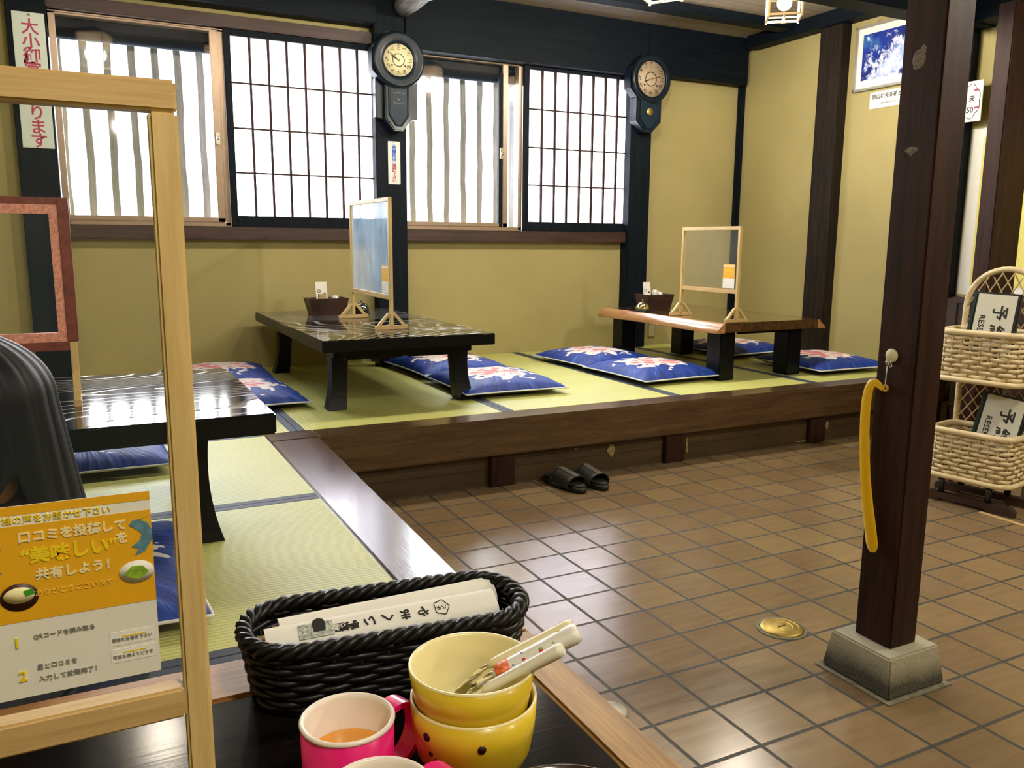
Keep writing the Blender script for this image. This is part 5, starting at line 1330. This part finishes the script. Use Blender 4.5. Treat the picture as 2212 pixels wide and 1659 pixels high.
# head with brow, nose, lips, chin and ears, bowed forward
HC = Vector(W(0, -0.070, 0.812)); TILT = math.radians(34)
HM = Matrix.Translation(HC) @ Matrix.Rotation(TILT, 4, 'X')
body.grid(lambda u, v: (lambda th, ph: (0.071*math.cos(th)*math.sin(ph)*(1-0.20*max(0, -math.cos(ph))*(1 if math.sin(th) < 0.3 else 0.6)),
                                        0.088*math.sin(th)*math.sin(ph), -0.100*math.cos(ph) if False else 0.100*math.cos(PI-ph)*-1))(2*PI*u, PI*(0.001+0.998*v)), 40, 24, True, HM)
body.ball((0, -0.050, -0.078), 0.036, 0.032, 0.026, M=HM); body.ball((0, -0.086, -0.012), 0.0085, 0.012, 0.020, M=HM); body.ball((0, -0.094, -0.026), 0.0125, 0.011, 0.009, M=HM)
body.ball((0, -0.080, -0.054), 0.020, 0.008, 0.0055, M=HM); body.ball((0, -0.079, -0.063), 0.017, 0.008, 0.0055, M=HM)
for s in (-1, 1):
    body.ball((s*0.030, -0.074, 0.020), 0.026, 0.014, 0.009, M=HM); body.ball((s*0.071, 0.006, -0.014), 0.008, 0.017, 0.028, M=HM); body.ball((s*0.040, -0.060, -0.032), 0.024, 0.020, 0.026, M=HM)
bo = fuse(body.build('body', M_SKIN, person, True), 0.0034); bo['label'] = 'skin of face, neck and hands'
for s in (-1, 1):
    MB().ball((s*0.030, -0.0800, 0.004), 0.0135, 0.006, 0.0055, 16, 10, HM).build('eye', plain('eye_white', (0.75, 0.72, 0.68), 0.3), person, True)
    MB().ball((s*0.030, -0.0855, 0.003), 0.0052, 0.0022, 0.0052, 12, 8, HM).build('iris', M_INK, person, True)
    MB().tube([(s*0.014, -0.0865, 0.028), (s*0.030, -0.0880, 0.032), (s*0.046, -0.0800, 0.027)], [0.0018, 0.0026, 0.0014], 6, M=HM).build('eyebrow', M_HAIR, person, True)
MB().tube([(-0.019, -0.0855, -0.0575), (0, -0.0895, -0.0585), (0.019, -0.0855, -0.0575)], [0.0022, 0.0036, 0.0022], 8, M=HM).build('lips', plain('lip', (0.42, 0.13, 0.11), 0.45), person, True)
# clothing: knitted top with long sleeves, trousers
V2 = list(V); R2 = []
torso = MB()
tv = [W(0, 0.05, 0.425), W(0, 0.045, 0.50), W(0, 0.015, 0.605), W(0, -0.008, 0.668)]
te = [(0, 1), (1, 2), (2, 3)]; tr = [(0.118, 0.108), (0.100, 0.092), (0.112, 0.090), (0.070, 0.062)]
for s in (-1, 1):
    i0 = 3
    for p, r in zip([(s*0.100, 0.010, 0.652), (s*0.150, -0.020, 0.560), (s*0.158, -0.045, 0.490), (s*0.105, -0.120, 0.452), (s*0.070, -0.152, 0.437)], [0.054, 0.046, 0.041, 0.034, 0.028]):
        tv.append(W(*p)); tr.append(r); te.append((i0, len(tv)-1)); i0 = len(tv)-1
torso.merge(skinned(tv, te, tr)); torso.build('sweater', plain('dark_navy_knit', (0.015, 0.020, 0.045), 0.85, var=0.25, vs=140), person, True)
tv = [W(0, 0.055, 0.415)]; te = []; tr = [(0.108, 0.098)]
for s in (-1, 1):
    i0 = 0
    for p, r in zip([(s*0.075, 0.02, 0.388), (s*0.100, -0.13, 0.378), (s*0.105, -0.215, 0.366), (s*0.098, -0.10, 0.352), (s*0.088, 0.09, 0.348)], [0.086, 0.074, 0.056, 0.040, 0.036]):
        tv.append(W(*p)); tr.append(r); te.append((i0, len(tv)-1)); i0 = len(tv)-1
MB().merge(skinned(tv, te, tr)).build('trousers', plain('charcoal_cloth', (0.030, 0.030, 0.034), 0.9, var=0.2, vs=120), person, True)
# long straight hair falling forward past both cheeks
rr = random.Random(5)
def hair(u, v):
    th = 2*PI*u; t = v
    front = max(0.0, -math.sin(th))                       # 1 towards the viewer's side of the table
    open_ = max(0.0, min(1.0, (front-0.70)/0.10))         # parting in front where the face shows
    hem = 0.640+0.128*open_+0.012*math.sin(7*th)+0.008*math.sin(17*th)
    ztop = 0.913
    s = t**0.75; z = ztop+(hem-ztop)*(1-math.cos(min(1, s)*PI/2))**1.0 if False else ztop-(ztop-hem)*(t**1.35)
    dz = ztop-z
    prof = math.sqrt(max(0.0, 1-(1-min(dz, 0.075)/0.075)**2))
    wx = 0.096*prof+0.030*max(0, dz-0.075)/0.2+0.0
    wy = 0.104*prof+0.018*max(0, dz-0.075)/0.2
    rid = 1+0.012*math.sin(23*th)+0.008*math.sin(51*th+3*t)+0.014*math.sin(9*th+2*t)
    cy_ = -0.062+0.012*t
    return W(0.003+wx*math.cos(th)*rid, cy_+wy*math.sin(th)*rid, z)
m = MB(); m.grid(hair, 160, 40, True); o = m.build('hair', M_HAIR, person, True)
md = o.modifiers.new('thickness', 'SOLIDIFY'); md.thickness = 0.006; md.offset = -1
m = MB()
for k in range(46):       # loose locks along the hem and beside the cheeks
    th = rr.uniform(-0.20*PI, 1.20*PI) % (2*PI) if k else 1.56*PI; u = th/(2*PI); p0 = Vector(hair(u, 0.80)); p1 = Vector(hair(u, 1.0))
    fr = max(0.0, -math.sin(th)); ln = rr.uniform(0.03, 0.10)*(1.0 if fr < 0.8 else 0.75)
    out = Vector((math.cos(th), math.sin(th), 0))*rr.uniform(-0.004, 0.006)
    p2 = p1+Vector((0, 0, -ln*0.5))+out; p3 = p1+Vector((0, 0, -ln))+out*1.6
    m.tube([p0, p1, p2, p3], [0.006, 0.007, 0.0055, 0.0015], 6)
m.build('hair_locks', M_HAIR, person, True)

for ch in person.children:          # limbs flatten where they rest on the mat
    if ch.type != 'MESH': continue
    lim = TZ+0.004-(person.location.z+ch.location.z)
    for v in ch.data.vertices:
        if v.co.z < lim: v.co.z = lim
